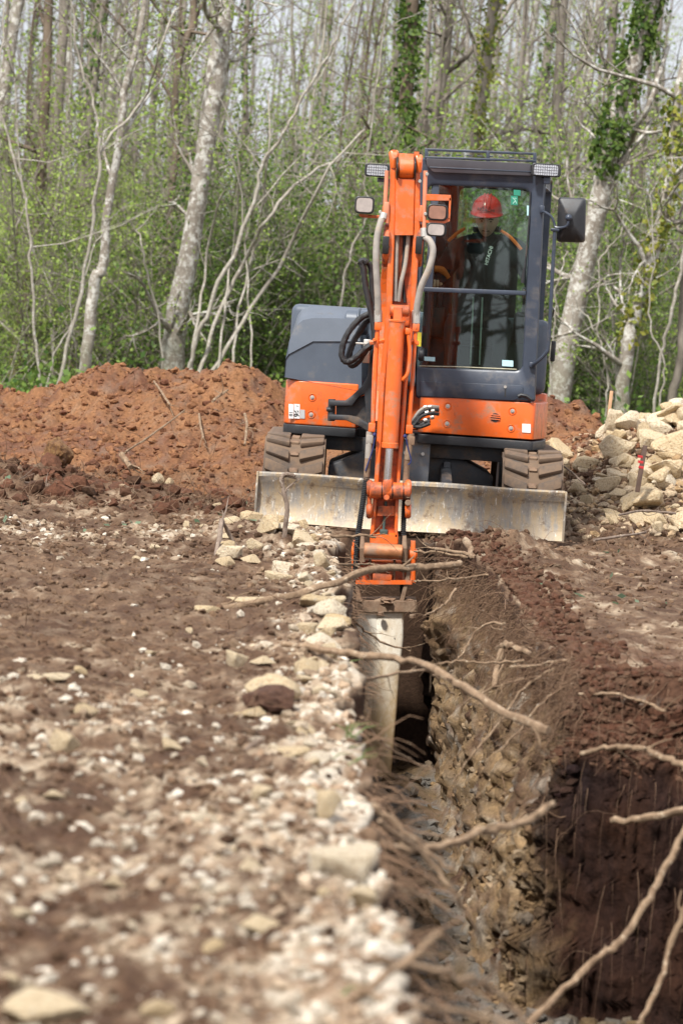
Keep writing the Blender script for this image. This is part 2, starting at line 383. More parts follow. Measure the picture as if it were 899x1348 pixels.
    GEO['wall'] = (np.stack([X, YY, Z], -1)[wm], np.clip(C, .01, .9)[wm]); GEO['floor'] = (np.stack([X, YY, Z], -1)[fm], np.clip(C, .01, .9)[fm])
    idx = np.arange(nY * nX).reshape(nY, nX)
    F = np.stack([idx[:-1, :-1], idx[:-1, 1:], idx[1:, 1:], idx[1:, :-1]], -1).reshape(-1, 4)
    V = np.stack([X, YY, Z], -1).reshape(-1, 3)
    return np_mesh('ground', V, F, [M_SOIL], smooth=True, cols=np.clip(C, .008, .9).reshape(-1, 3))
def soil_material():
    t = NT('soil'); at = t.n('ShaderNodeAttribute', attribute_name='tone'); v = t.coords()
    f1 = t.noise(42, 6, v, .7); f2 = t.noise(150, 4, v, .7)
    sp = t.n('ShaderNodeTexVoronoi'); sp.inputs['Scale'].default_value = 38; t.l(v, sp.inputs['Vector'])
    g = t.ramp(f1, [(.28, .55), (.5, .95), (.74, 1.5)])
    c = t.mix(1.0, at.outputs['Color'], g, 'MULTIPLY')
    sel = t.math('GREATER_THAN', t.n('ShaderNodeSeparateColor').outputs[0], .80)
    sepn = t.t.nodes[-1] if False else [n for n in t.t.nodes if n.bl_idname == 'ShaderNodeSeparateColor'][0]
    t.l(sp.outputs['Color'], sepn.inputs[0])
    core = t.ramp(sp.outputs['Distance'], [(.25, 1.0), (.42, 0.0)])
    spk = t.math('MULTIPLY', t.math('MULTIPLY', sel, core), t.ramp(at.outputs['Color'], [(.10, 0.0), (.30, 1.0)]))
    c = t.mix(t.math('MULTIPLY', spk, .55), c, t.mix(.55, at.outputs['Color'], c4(.46, .38, .29)))
    hgt = t.math('ADD', t.math('ADD', t.math('MULTIPLY', f1, .9), t.math('MULTIPLY', f2, .35)), t.math('MULTIPLY', spk, .4))
    return t.set(c, .95, 0, t.bump(hgt, .8, .02), Specular_IOR_Level=.15)
M_SOIL = soil_material()
ground = link('ground', build_ground(), kind='structure')
from mathutils.bvhtree import BVHTree
_dg = bpy.context.evaluated_depsgraph_get(); _dg.update(); BVH = BVHTree.FromObject(ground, _dg)
def surf(x, y):
    h_ = BVH.ray_cast(Vector((x, y, 6)), Vector((0, 0, -1))); return h_[0].z if h_[0] is not None else 0.0
def surf_a(X, Y): return np.array([surf(a, b) for a, b in zip(X, Y)])

# ------------------------------------------------------------------ the wood behind the clearing
def bark_material(name, a, b, spot, amt, moss=0.0, scale=1.0):
    t = NT(name); v = t.scaled(1, 1, .35)
    c = t.ramp(t.noise(9 * scale, 6, v, .65), [(.3, a), (.7, b)])
    c = t.mix(t.ramp(t.noise(10 * scale, 9, None, .80), [(.64 - amt * .26, 0.0), (.68 - amt * .22, 1.0)]), c, spot)
    if moss:
        z = t.n('ShaderNodeSeparateXYZ'); t.l(t.coords(), z.inputs[0])
        f = t.ramp(t.math('ADD', t.math('MULTIPLY', z.outputs[2], -.30), t.noise(5, 5)), [(.10, 0.0), (.40, 1.0)])
        c = t.mix(t.math('MULTIPLY', f, moss), c, c4(.085, .085, .022))
    return t.set(c, .9, 0, t.bump(t.noise(30, 6, v), .6, .02), Specular_IOR_Level=.2)
def leaf_material(name, a, b):
    t = NT(name); oi = t.n('ShaderNodeObjectInfo'); g = t.n('ShaderNodeNewGeometry')
    c = t.ramp(g.outputs['Random Per Island'], [(0.1, a), (.9, b)])
    t.set(c, .55, Specular_IOR_Level=.3)
    tr = t.n('ShaderNodeBsdfTranslucent'); t.l(c, tr.inputs[0]); m_ = t.n('ShaderNodeMixShader'); m_.inputs[0].default_value = .4
    t.l(t.b.outputs[0], m_.inputs[1]); t.l(tr.outputs[0], m_.inputs[2]); t.l(m_.outputs[0], t.out.inputs['Surface']); return t.m
M_PALE_B = bark_material('lichen_bark', c4(.17, .14, .11), c4(.30, .265, .22), c4(.52, .50, .45), .55, .5)
M_GREY_B = bark_material('grey_bark', c4(.15, .125, .10), c4(.27, .235, .195), c4(.38, .36, .32), .2, .25)
M_BROWN_B = bark_material('brown_bark', c4(.095, .07, .05), c4(.19, .145, .105), c4(.27, .25, .21), .15, .9)
M_STEM = bark_material('pale_stem', c4(.22, .19, .15), c4(.36, .33, .275), c4(.48, .46, .41), .4, .15, 2)
M_LEAF = leaf_material('spring_leaf', c4(.19, .28, .050), c4(.38, .48, .11))
M_LEAFD = leaf_material('shrub_leaf', c4(.060, .120, .025), c4(.22, .32, .065))
M_IVY = leaf_material('ivy_leaf', c4(.045, .095, .018), c4(.15, .22, .04))
M_IVYY = leaf_material('yellow_ivy_leaf', c4(.10, .15, .025), c4(.40, .38, .07))
class TB:
    """Numpy bark tubes and small leaves, joined into one mesh with two materials."""
    def __init__(s, seed): s.r = np.random.RandomState(seed); s.V, s.F, s.mi, s.n = [], [], [], 0
    def tube(s, path, rad, sides=4, slot=0, wob=0.0):
        path = np.asarray(path, float); k = len(path); t = np.gradient(path, axis=0); t /= np.linalg.norm(t, axis=1)[:, None] + 1e-9
        ref = np.array([.31, .95, .05]) if abs(t[0] @ np.array([.31, .95, .05])) < .9 else np.array([1., 0, 0])
        a = np.cross(t, ref); a /= np.linalg.norm(a, axis=1)[:, None]; b = np.cross(t, a)
        an = np.linspace(0, 2 * np.pi, sides, endpoint=False); R = np.asarray(rad, float).reshape(-1, 1) * np.ones((k, sides))
        if wob: R = R * (1 + wob * s.r.uniform(-1, 1, R.shape) * .6)
        V = path[:, None] + R[..., None] * (np.cos(an)[None, :, None] * a[:, None] + np.sin(an)[None, :, None] * b[:, None])
        i = np.arange((k - 1) * sides).reshape(k - 1, sides) + s.n; j = np.roll(i, -1, 1)
        s.F.append(np.stack([i, j, j + sides, i + sides], -1).reshape(-1, 4)); s.V.append(V.reshape(-1, 3)); s.mi.append(np.full((k - 1) * sides, slot)); s.n += k * sides
    def leaves(s, pts, size, slot=1, spread=.0, normal=None):
        pts = np.asarray(pts, float); n = len(pts)
        if not n: return
        pts = pts + s.r.normal(size=(n, 3)) * spread
        d = s.r.normal(size=(n, 3)); d[:, 2] -= .3
        if normal is not None: nn = normal + .55 * s.r.normal(size=(n, 3)); nn /= np.linalg.norm(nn, axis=1)[:, None]; d = np.cross(nn, d)
        d /= np.linalg.norm(d, axis=1)[:, None]; e = np.cross(d, s.r.normal(size=(n, 3)) if normal is None else nn); e /= np.linalg.norm(e, axis=1)[:, None] + 1e-9
        L = (size * s.r.uniform(.6, 1.3, n))[:, None]
        V = np.stack([pts, pts + d * L * .5 + e * L * .36, pts + d * L, pts + d * L * .5 - e * L * .36], 1)
        i = np.arange(n * 4).reshape(n, 4) + s.n
        s.F.append(i); s.V.append(V.reshape(-1, 3)); s.mi.append(np.full(n, slot)); s.n += n * 4
    def twig(s, p, d, L, r, depth, slot=0, leafy=.5, size=.05, curl=.25, up_=.12, kids=4, tips=None):
        n = 5 if depth else 4; p = np.asarray(p, float); d = np.asarray(d, float); d = d / np.linalg.norm(d); path = [p]; dirs = [d]
        for _ in range(n):
            d = d + s.r.normal(size=3) * curl * .6 + np.array([0, 0, up_ * s.r.uniform(-.4, 1)]); d /= np.linalg.norm(d); path.append(path[-1] + d * L / n); dirs.append(d)
        s.tube(path, np.linspace(r, r * .35, n + 1), 4 if r > .02 else 3, slot)
        if depth:
            for _ in range(kids):
                i = s.r.randint(1, n + 1); nd = dirs[i] + s.r.normal(size=3) * .75; s.twig(path[i], nd, L * s.r.uniform(.35, .7), r * .5, depth - 1, slot, leafy, size, curl, up_, kids, tips)
        if leafy > 0 and s.r.rand() < leafy:
            k = s.r.randint(6, 14); q = np.array(path)[s.r.randint(1, n + 1, k)]; s.leaves(q, size * .72, 1, .06)
    def ivy(s, path, rad, dens, size=.085, slot=1):
        path = np.asarray(path, float); seg = np.linalg.norm(np.diff(path, axis=0), axis=1); n = int(dens * (seg * 2 * np.pi * (np.asarray(rad)[:-1] + .05)).sum())
        i = s.r.choice(len(seg), n, p=seg / seg.sum()); f = s.r.rand(n)[:, None]; c = path[i] * (1 - f) + path[i + 1] * f; a = s.r.rand(n) * 2 * np.pi
        clump = N1.fbm(c[:, 0] * 2 + np.cos(a) * .7, c[:, 1] * 2 + np.sin(a) * .7, c[:, 2] * 2.2, 2) > -.15
        nn = np.stack([np.cos(a), np.sin(a), 0 * a + .2], 1); off = (np.asarray(rad)[i] + s.r.gamma(1.6, .028, n))[:, None]
        s.leaves((c + nn * off)[clump], size, slot, .012, nn[clump])
    def mesh(s, name, mats, smooth=True):
        return np_mesh(name, np.concatenate(s.V), np.concatenate(s.F), mats, np.concatenate(s.mi), smooth)
def wiggle(rng, path, rad, sub, amp):
    pts, rs = smooth_path([Vector(p) for p in path], list(rad), sub); A = np.array([tuple(p) for p in pts])
    nz = rng.normal(size=(len(A), 3)); nz = sum(np.roll(nz, q, 0) for q in range(-3, 4)) / 2.6; A[1:-1] += nz[1:-1] * amp; return A, np.array(rs)
def tree(label, px, Y, wpx, bark, seed, cat='tree', name='tree', branches=14, leafy=.6, depth=2, ivy=None, extend=True, kink=.03, lean_y=0.0, top=10.0, extra=(), bl=1.3):
    """A tree surveyed from the photo: px is the stem's course, wpx its width there; branches and twigs grow from it."""
    tb = TB(seed); rng = tb.r; k = FPX / Y
    pts = [P(u, v, Y + lean_y * i) for i, (u, v) in enumerate(px)]; rad = [w_ / k / 2 * (.68 if bark is M_STEM else 1) for w_ in wpx]
    g0 = Vector((pts[0].x, pts[0].y, float(height(pts[0].x, pts[0].y, False)) - .15))
    if pts[0].z > g0.z + .2: pts.insert(0, g0 + (pts[0] - pts[1]) * .1 * Vector((1, 1, 0)).length); pts[0].z = g0.z; rad.insert(0, rad[0] * 1.15)
    if extend:
        d = (pts[-1] - pts[-2]).normalized(); d.z = max(d.z, .6)
        while pts[-1].z < top: pts.append(pts[-1] + d * 1.6 + Vector(rng.normal(size=3)) * .12); rad.append(rad[-1] * .78)
    A, R = wiggle(rng, pts, rad, 6, (.035 if max(rad) < .08 else .012))
    base = pts[0].copy(); root = empty(name, base, label, cat); off = np.array(base)
    t = TB(seed + 1); t.tube(A - off, R, 14 if max(rad) > .08 else 6, 0, .05)
    for ep, ew in extra:                                     # further stems and limbs from the same root
        q = [P(u, v, Y + .3 * (j % 3)) for j, (u, v) in enumerate(ep)]; B, S = wiggle(t.r, q, [x / k / 2 * .7 for x in ew], 5, .035); t.tube(B - off, S, 6, 0, .05)
        for j in range(4): i = t.r.randint(len(B) // 3, len(B)); tb.twig(B[i] - off, t.r.normal(size=3) + [0, 0, .6], .9, S[i] * .5, 1, 0, leafy, .055)
    link('trunk', t.mesh('trunk', [bark]), root)
    n = 0
    while n < branches:
        i = rng.randint(len(A) // 6, len(A)); 
        if A[i][2] < 1.0: n += 1; continue
        dd = rng.normal(size=3); dd[2] = abs(dd[2]) * .8 + .25; r_ = min(R[i] * .5, .05)
        tb.twig(A[i] - off, dd, bl * rng.uniform(.6, 1.6), max(r_, .008), depth, 0, leafy, .055); n += 1
    if tb.V: link('crown', tb.mesh('crown', [bark, M_LEAF]), root)
    if ivy:
        v0, v1, dens, mat = ivy; zz = sorted((P(px[0][0], v0, Y).z, P(px[0][0], v1, Y).z)); s = (A[:, 2] > zz[0]) & (A[:, 2] < zz[1] + (6 if v1 <= 0 else 0))
        if s.sum() > 2:
            iv = TB(seed + 2); iv.ivy(A[s] - off, R[s], dens); link('ivy', iv.mesh('ivy', [M_IVY, mat]), root)
    return root
tree('thick lichen-mottled grey trunk rising from behind the red earth bank', [(226, 505), (232, 430), (247, 350), (262, 262), (270, 205), (284, 110), (297, 0)], 47, [34, 30, 27, 24, 25, 27, 24], M_PALE_B, 11, branches=12, leafy=.4)
tree('slim pale stem that forks high up, standing between two mottled stems', [(85, 505), (105, 410), (120, 300), (130, 205), (122, 150), (108, 100), (95, 20)], 44, [8, 8, 7, 7, 5, 5, 4], M_STEM, 12, branches=9, leafy=.5, extra=[([(130, 205), (150, 175), (185, 130), (212, 70), (235, 10)], [6, 6, 5, 5, 4])], depth=1)
tree('white-spotted crooked stem in front of dark shrubs, swollen at its foot', [(110, 505), (117, 440), (124, 370), (136, 350), (142, 290), (152, 225), (163, 150), (166, 115), (185, 30)], 45, [15, 16, 15, 13, 11, 11, 10, 9, 8], M_PALE_B, 13, branches=10, leafy=.55, depth=1, extra=[([(166, 115), (180, 80), (200, 55), (228, 20)], [6, 5, 5, 4])])
tree('very thin bowed white stem beside the mossy brown trunk', [(56, 515), (50, 430), (47, 350), (36, 270), (14, 190), (3, 100), (0, 45)], 42.5, [6, 6, 6, 5, 5, 5, 4], M_STEM, 14, branches=5, leafy=.2, depth=1, cat='sapling', name='sapling', top=7)
tree('straight brownish trunk between the forked pale stem and the thick mottled trunk', [(214, 500), (216, 400), (222, 300), (232, 160), (243, 60), (248, 0)], 51, [10, 11, 11, 11, 10, 10], M_BROWN_B, 15, branches=12, leafy=.4)
tree('mossy brown trunk with reddish upper bark at the edge of the view', [(18, 515), (28, 430), (44, 330), (56, 220), (60, 110), (62, 0)], 52, [22, 18, 15, 14, 13, 12], M_BROWN_B, 16, branches=14, leafy=.5)
tree('grey trunk with a pale scar behind the thin bowed stem', [(42, 500), (52, 380), (66, 250), (78, 120), (84, 0)], 58, [17, 16, 15, 14, 13], M_GREY_B, 17, branches=12, leafy=.5)
tree('clump of slanting pale coppice stems between the mottled trunk and the slate hood', [(238, 498), (262, 440), (298, 350), (330, 250), (356, 195), (395, 140), (440, 60), (462, 0)], 45, [9, 9, 9, 8, 7, 6, 5, 4], M_STEM, 18, branches=10, leafy=.35, depth=1, name='coppice_tree',
     extra=[([(262, 500), (288, 430), (316, 350), (352, 290), (400, 235), (450, 205)], [9, 8, 8, 7, 6, 5]), ([(285, 500), (300, 400), (305, 320), (312, 200)], [5, 5, 4, 3]), ([(306, 500), (318, 420), (332, 330), (350, 200), (352, 120)], [6, 5, 5, 4, 3]), ([(250, 495), (258, 420), (275, 330), (296, 250)], [7, 6, 5, 4]), ([(337, 505), (331, 420), (326, 300)], [4, 4, 3]), ([(270, 500), (310, 420), (370, 330), (420, 240), (480, 170)], [8, 8, 7, 6, 4])])
tree('upright trunk wrapped in dark ivy directly above the boom', [(512, 500), (522, 330), (530, 200), (536, 120), (545, 0)], 50, [21, 20, 19, 18, 17], M_BROWN_B, 19, branches=8, leafy=.4, ivy=(360, 0, 900, M_IVY))
tree('dark crooked trunk with a mossy arching limb behind the cab roof', [(556, 500), (562, 300), (572, 200), (580, 110), (590, 60), (592, 0)], 54, [14, 14, 13, 13, 12, 11], M_GREY_B, 20, branches=12, leafy=.4, extra=[([(565, 185), (562, 130), (585, 100), (620, 70), (660, 30), (690, -20)], [12, 12, 11, 10, 9, 8])])
tree('ivy-covered trunk with yellowing leaves over the middle of the cab roof', [(610, 500), (616, 330), (622, 220), (634, 120), (650, 0)], 52, [17, 16, 15, 15, 14], M_GREY_B, 21, branches=9, leafy=.4, ivy=(300, 0, 480, M_IVYY))
tree('smooth grey trunk rising over the lamp at the cab corner', [(716, 510), (722, 330), (729, 210), (735, 110), (741, 0)], 53, [15, 14, 13, 13, 12], M_GREY_B, 22, branches=10, leafy=.4)
tree('big leaning lichened trunk behind the mirror, its top cloaked in green ivy', [(733, 530), (748, 450), (765, 370), (785, 280), (803, 195), (828, 100), (858, 0)], 46, [32, 30, 28, 27, 26, 25, 23], M_PALE_B, 23, branches=9, leafy=.4, ivy=(245, 0, 1300, M_IVY), extra=[([(778, 335), (800, 270), (822, 205), (850, 130), (880, 60)], [13, 12, 12, 11, 9])])
tree('leaning trunk with yellow-green ivy behind the limestone heap', [(818, 550), (826, 470), (842, 400), (858, 345), (874, 270), (888, 190), (902, 90)], 45, [19, 19, 18, 17, 16, 15, 14], M_PALE_B, 24, branches=9, leafy=.5, ivy=(460, 100, 480, M_IVYY))
tree('bare leaning trunk beyond the end of the limestone heap', [(878, 580), (886, 500), (898, 430), (915, 330), (930, 200)], 45.5, [13, 12, 12, 11, 10], M_GREY_B, 25, branches=7, leafy=.4)
tree('thin forked whitish sapling between the two leaning trunks', [(793, 548), (795, 480), (791, 420), (786, 370), (800, 330), (818, 300)], 45, [4, 4, 4, 3, 3, 2], M_STEM, 26, cat='sapling', name='sapling', branches=6, leafy=.2, depth=1, extend=False, extra=[([(793, 470), (812, 440), (820, 415)], [3, 2, 2]), ([(788, 440), (770, 410), (745, 400)], [3, 2, 2])], bl=.5)
tree('wavy thin grey sapling beside the yellow ivy trunk', [(868, 590), (872, 520), (860, 460), (858, 400), (862, 330), (850, 250)], 44, [4, 4, 4, 3, 3, 3], M_STEM, 27, cat='sapling', name='sapling', branches=6, leafy=.3, depth=1, extend=False, bl=.6)
tree('slanting dead stick of a sapling leaning over the heap of stones', [(868, 480), (880, 420), (892, 370), (902, 320)], 44.5, [6, 7, 7, 7], M_STEM, 28, cat='sapling', name='sapling', branches=0, extend=False)
tree('thin slanting stem crossing low behind the red earth bank', [(70, 470), (100, 400), (130, 320), (140, 290)], 44.2, [4, 4, 3, 3], M_STEM, 29, cat='sapling', name='sapling', branches=4, leafy=.4, depth=1, extend=False, bl=.5)
tree('pale sapling leaning from the thick mottled trunk towards dark shrubs', [(220, 430), (190, 330), (170, 290)], 45.8, [4, 4, 3], M_STEM, 30, cat='sapling', name='sapling', branches=4, leafy=.4, depth=1, extend=False, bl=.6)
tree('slender bare stem rising above the slate hood', [(447, 400), (462, 340), (476, 280), (484, 230)], 46, [5, 5, 4, 4], M_STEM, 31, cat='sapling', name='sapling', branches=4, leafy=.3, depth=1, bl=.6, top=6)
tree('thin grey stem between cab side and big leaning trunk', [(725, 500), (735, 440), (738, 380), (748, 330)], 43, [4, 4, 3, 3], M_STEM, 32, cat='sapling', name='sapling', branches=5, leafy=.4, depth=1, extend=False, bl=.6)

# trunks deeper in the wood: a few kinds, each copied with its parts
RW = np.random.RandomState(77)
def deep_tree(seed, h, r, bark, ivy, leafy, lean):
    t, c = TB(seed), TB(seed + 50); n = 12; r = r * .56
    zz = np.linspace(0, h, n); path = np.stack([lean[0] * zz + .12 * np.cumsum(t.r.normal(size=n)) * .5, lean[1] * zz + .1 * np.cumsum(t.r.normal(size=n)) * .5, zz - .2], 1); rad = r * (1 - .75 * zz / h)
    t.tube(path, rad, 7, 0, .08)
    for _ in range(17):
        i = t.r.randint(2, n); dd = t.r.normal(size=3); dd[2] = abs(dd[2]) * .9 + .3
        c.twig(path[i] * .5 + path[i - 1] * .5, dd, t.r.uniform(.8, 2.4), max(.012, rad[i] * .35), 2, 0, leafy, .065, kids=2)
    out = [('trunk', t.mesh('trunk', [bark])), ('crown', c.mesh('crown', [bark, M_LEAF]))]
    if ivy: v = TB(seed + 90); v.ivy(path[:8], rad[:8], 130, .09); out.append(('ivy', v.mesh('ivy', [M_IVY, M_IVY])))
    return out
KINDS = [(deep_tree(201, 12, .10, M_GREY_B, 0, .40, (.03, 0)), 'slim grey trunk deep in the leafing spring wood'), (deep_tree(202, 12, .15, M_GREY_B, 1, .35, (.02, 0)), 'ivy-clad trunk deep in the leafing spring wood'),
         (deep_tree(203, 11, .07, M_STEM, 0, .4, (.08, 0)), 'thin pale leaning stem deep in the leafing spring wood'), (deep_tree(204, 13, .12, M_GREY_B, 1, .35, (-.02, .02)), 'grey trunk with ivy low down, deep in the leafing spring wood'),
         (deep_tree(205, 10, .055, M_BROWN_B, 0, .45, (.05, 0)), 'thin dark stem deep in the leafing spring wood'), (deep_tree(206, 13, .17, M_PALE_B, 0, .3, (.06, 0)), 'pale lichened trunk deep in the leafing spring wood')]
def plant(parts, label, cat, name, loc, rz, sc, group):
    o = empty(name, loc, label, cat, group); o.rotation_euler = (0, 0, rz); o.scale = (sc, sc, sc)
    for nm, me in parts: link(nm, me, o)
    return o
for i in range(150):
    Y = 52 + 62 * (i / 150) ** 1.1; X = RW.uniform(-1, 1) * (Y * .096 + .8); kd = KINDS[i % 6] if RW.rand() < .75 else KINDS[RW.choice([0, 2, 4])]
    plant(kd[0], kd[1], 'tree', 'tree', (X, Y, float(height(X, Y, False))), RW.uniform(-.6, .6) + (math.pi if RW.rand() < .25 else 0), RW.uniform(.8, 1.2), 'trunks deep in the wood')
def shrub(seed, h, nst, dens, mat):
    s, c = TB(seed), TB(seed + 30)
    for _ in range(nst):
        d = s.r.normal(size=3) * .45; d[2] = 1; p = np.append(s.r.normal(size=2) * .25, -.1)
        path = [p]
        for _ in range(5): d = d + s.r.normal(size=3) * .15; path.append(path[-1] + d / np.linalg.norm(d) * h / 5)
        s.tube(path, np.linspace(.016, .005, 6), 4)
        for i in range(1, 6):
            for _ in range(3): c.twig(path[i], d + c.r.normal(size=3) * 1.1, h * .28, .006, 1, 0, dens, .062, kids=3)
    return [('stem', s.mesh('stem', [M_STEM])), ('foliage', c.mesh('foliage', [M_GREY_B, mat]))]
SH = [(shrub(301, 2.6, 12, .95, M_LEAFD), 'dense dark green shrub under the trees'), (shrub(302, 3.4, 9, .8, M_LEAF), 'loose light green shrub under the trees'), (shrub(303, 1.7, 14, .98, M_LEAFD), 'low dark green shrub at the wood edge'), (shrub(304, 4.2, 8, .75, M_LEAF), 'tall airy yellow-green shrub under the trees'), (shrub(305, 2.2, 12, .95, M_LEAF), 'low light green shrub at the wood edge')]
for i in range(104):
    Y = 47.6 + 32 * (i / 104) ** 1.3; X = RW.uniform(-1, 1) * (Y * .096 + .5); kd = SH[RW.choice(5, p=[.27, .21, .20, .14, .18])]
    plant(kd[0], kd[1], 'shrub', 'shrub', (X, Y, float(height(X, Y, False))), RW.uniform(0, 6.28), RW.uniform(.6, 1.35), 'shrubs under the trees')
# the far wood reads as one mass of stems, twigs and new leaves
fw = TB(400)
for _ in range(170):
    Y = fw.r.uniform(100, 165); X = fw.r.uniform(-1, 1) * (Y * .10 + 2); h = fw.r.uniform(8, 17); l = fw.r.normal(size=2) * .05 + [.03, 0]; r = fw.r.uniform(.03, .09)
    p = np.stack([X + l[0] * np.array([0, h * .5, h]) + fw.r.normal(size=3) * .15, Y + np.zeros(3), np.array([-.3, h * .5, h])], 1); fw.tube(p, [r, r * .8, r * .3], 4)
    for _ in range(13):
        f = fw.r.uniform(.1, 1); q = p[0] * (1 - f) + p[2] * f; d = fw.r.normal(size=3); d[2] = abs(d[2]) + .3; e = q + d / np.linalg.norm(d) * fw.r.uniform(1, 3); m_ = (q + e) / 2 + fw.r.normal(size=3) * .2
        fw.tube([q, m_, e], [r * .35, r * .25, r * .1], 3); 
        if fw.r.rand() < .35: fw.leaves(e + fw.r.normal(size=(5, 3)) * .45, .14, 1)
for _ in range(420):                                         # the same wood carries on to both sides
    Y = fw.r.uniform(48, 100); X = fw.r.choice([-1, 1]) * (Y * .105 + 1 + fw.r.uniform(0, 24)); h = fw.r.uniform(8, 13); r = fw.r.uniform(.03, .12); z = np.linspace(-.2, h, 5)
    p = np.stack([X + .03 * z + fw.r.normal(size=5) * .12, Y + 0 * z, z + .15], 1); fw.tube(p, r * (1 - .7 * np.clip(z, 0, h) / h), 5)
    for _ in range(10): i = fw.r.randint(1, 5); d = fw.r.normal(size=3); d[2] = abs(d[2]) + .3; e = p[i] + d * fw.r.uniform(.5, 1.3); fw.tube([p[i], (p[i] + e) / 2 + fw.r.normal(size=3) * .12, e], [r * .3, r * .2, r * .08], 3); fw.leaves(e + fw.r.normal(size=(3, 3)) * .3, .1, 1)
n = 24000; Y = fw.r.uniform(47, 90, n); X = fw.r.choice([-1, 1], n) * (Y * .105 + .6 + fw.r.uniform(0, 22, n)); fw.leaves(np.stack([X, Y, .1 + fw.r.gamma(1.6, .8, n)], 1), .12, 2)
n = 22000; Y = fw.r.uniform(80, 150, n); X = fw.r.uniform(-1, 1, n) * (Y * .1 + 2); Z = fw.r.gamma(1.5, 1.0, n); fw.leaves(np.stack([X, Y, Z], 1), .17, 2)
link('far_wood', fw.mesh('far_wood', [M_GREY_B, M_LEAF, M_LEAFD]), kind='stuff')
# the edge of the wood behind the photographer, seen mirrored in the cab glass
bw = TB(500)
for _ in range(20):
    Y = bw.r.uniform(-38, -12); X = bw.r.uniform(-24, 9); h = bw.r.uniform(7, 13); n = 8; z = np.linspace(0, h, n); p = np.stack([X + np.cumsum(bw.r.normal(size=n)) * .12, Y + 0 * z, z - .2], 1); r = bw.r.uniform(.06, .2); bw.tube(p, r * (1 - .7 * z / h), 6)
    for _ in range(16): i = bw.r.randint(1, n); d = bw.r.normal(size=3); d[2] = abs(d[2]) * .7 + .3; bw.twig(p[i], d, bw.r.uniform(1, 3), r * .45, 1, 0, 0, .09)
link('wood_edge', bw.mesh('wood_edge', [M_BROWN_B, M_LEAF]), kind='stuff')
# undergrowth on the wood's floor
ug = TB(600); n = 42000; Y = ug.r.uniform(35.5, 62, n); X = ug.r.uniform(-1, 1, n) * (Y * .105 + 1); g_ = N1.fbm(X * .5, Y * .4, 0 * X, 2) + ug.r.rand(n) * .7 > .25; X, Y = X[g_], Y[g_]
Z = height(X, Y, False) + ug.r.gamma(1.4, .13, len(X)); ug.leaves(np.stack([X, Y, Z], 1), .085, 0)
link('undergrowth', ug.mesh('undergrowth', [M_LEAFD]), kind='stuff')
# ------------------------------------------------------------------ the excavator's materials
DUST = c4(.27, .19, .12)
M_OR = plain('orange_paint', c4(.71, .120, .013), .38, 0, .14, 6, .08, 90, DUST, .34, 9, scuff=c4(.10, .05, .03), Coat_Weight=.25, Coat_Roughness=.25)
M_ORD = plain('worn_orange_paint', c4(.62, .115, .02), .45, 0, .25, 9, .2, 120, c4(.06, .045, .035), .55, 11)
M_DK = plain('charcoal_paint', c4(.036, .046, .066), .36, 0, .25, 7, .06, 120, c4(.10, .09, .085), .25, 6)
M_HOOD = plain('slate_paint', c4(.075, .092, .118), .40, 0, .15, 5, .05, 120, c4(.15, .14, .13), .18, 6)
M_BLK = plain('black_plastic', c4(.018, .019, .021), .5, 0, .3, 10, .15, 150, c4(.12, .09, .07), .2, 7)
M_UND = plain('muddy_dark_steel', c4(.028, .030, .034), .55, 0, .3, 8, .2, 60, c4(.13, .09, .06), .38, 6)
M_RUB = plain('muddy_rubber', c4(.040, .038, .036), .8, 0, .3, 8, .5, 45, c4(.165, .108, .068), .95, 5)
M_CHR = plain('chrome', c4(.75, .75, .75), .12, 1, .05, 8, 0)
M_HOSE = plain('grey_hose', c4(.30, .27, .235), .6, 0, .25, 14, .3, 200, c4(.42, .30, .2), .3, 8)
M_BHOSE = plain('black_hose', c4(.016, .016, .017), .6, 0, .3, 20, .5, 160)
M_BOLT = plain('zinc_bolt', c4(.5, .47, .42), .4, .6, .2, 30, .1)
M_GREASE = plain('black_grease', c4(.014, .012, .011), .35, 0, .3, 20, .4, 80)
M_RUST = plain('rusty_steel', c4(.20, .12, .072), .75, .1, .4, 16, .5, 70, c4(.30, .22, .15), .5, 9)
M_STICK = plain('white_sticker', c4(.68, .68, .66), .5, 0, .06, 8, 0, 60, DUST, .1)
M_PALE = plain('pale_blue_sticker', c4(.45, .72, .76), .5, 0, .06, 8, 0)
M_GREEN = plain('green_sticker', c4(.02, .22, .14), .5, 0, .1, 8, 0)
M_INK = plain('black_ink', c4(.02, .02, .02), .6, 0, .1, 8, 0)
M_YEL = plain('yellow_sticker', c4(.62, .52, .04), .5, 0, .1, 8, 0, 60, DUST, .2)
def blade_material():
    t = NT('scraped_blade_steel'); v = t.scaled(6, 6, 1.1); a = t.noise(3.0, 7, v, .7)
    c = t.ramp(a, [(.30, c4(.15, .14, .13)), (.46, c4(.25, .225, .19)), (.58, c4(.34, .255, .15)), (.75, c4(.23, .205, .18))])
    z = t.n('ShaderNodeSeparateXYZ'); t.l(t.coords(), z.inputs[0])
    mud = t.ramp(t.math('ADD', t.math('MULTIPLY', z.outputs[2], -1.6), t.noise(7, 6)), [(.25, 0.0), (.50, 1.0)])
    c = t.mix(t.math('MULTIPLY', mud, .75), c, c4(.42, .33, .22))
    sc = t.ramp(t.noise(26, 8, t.scaled(1.6, 1, .5), .75, .8), [(.585, 0.0), (.63, 1.0)])
    c = t.mix(t.math('MULTIPLY', sc, .75), c, c4(.66, .62, .55))
    c = t.mix(t.ramp(t.noise(9, 7, None, .75), [(.55, 0.0), (.64, .8)]), c, c4(.13, .085, .055))
    return t.set(c, .55, .25, t.bump(t.noise(40, 5), .35, .006))
M_BLADE = blade_material()
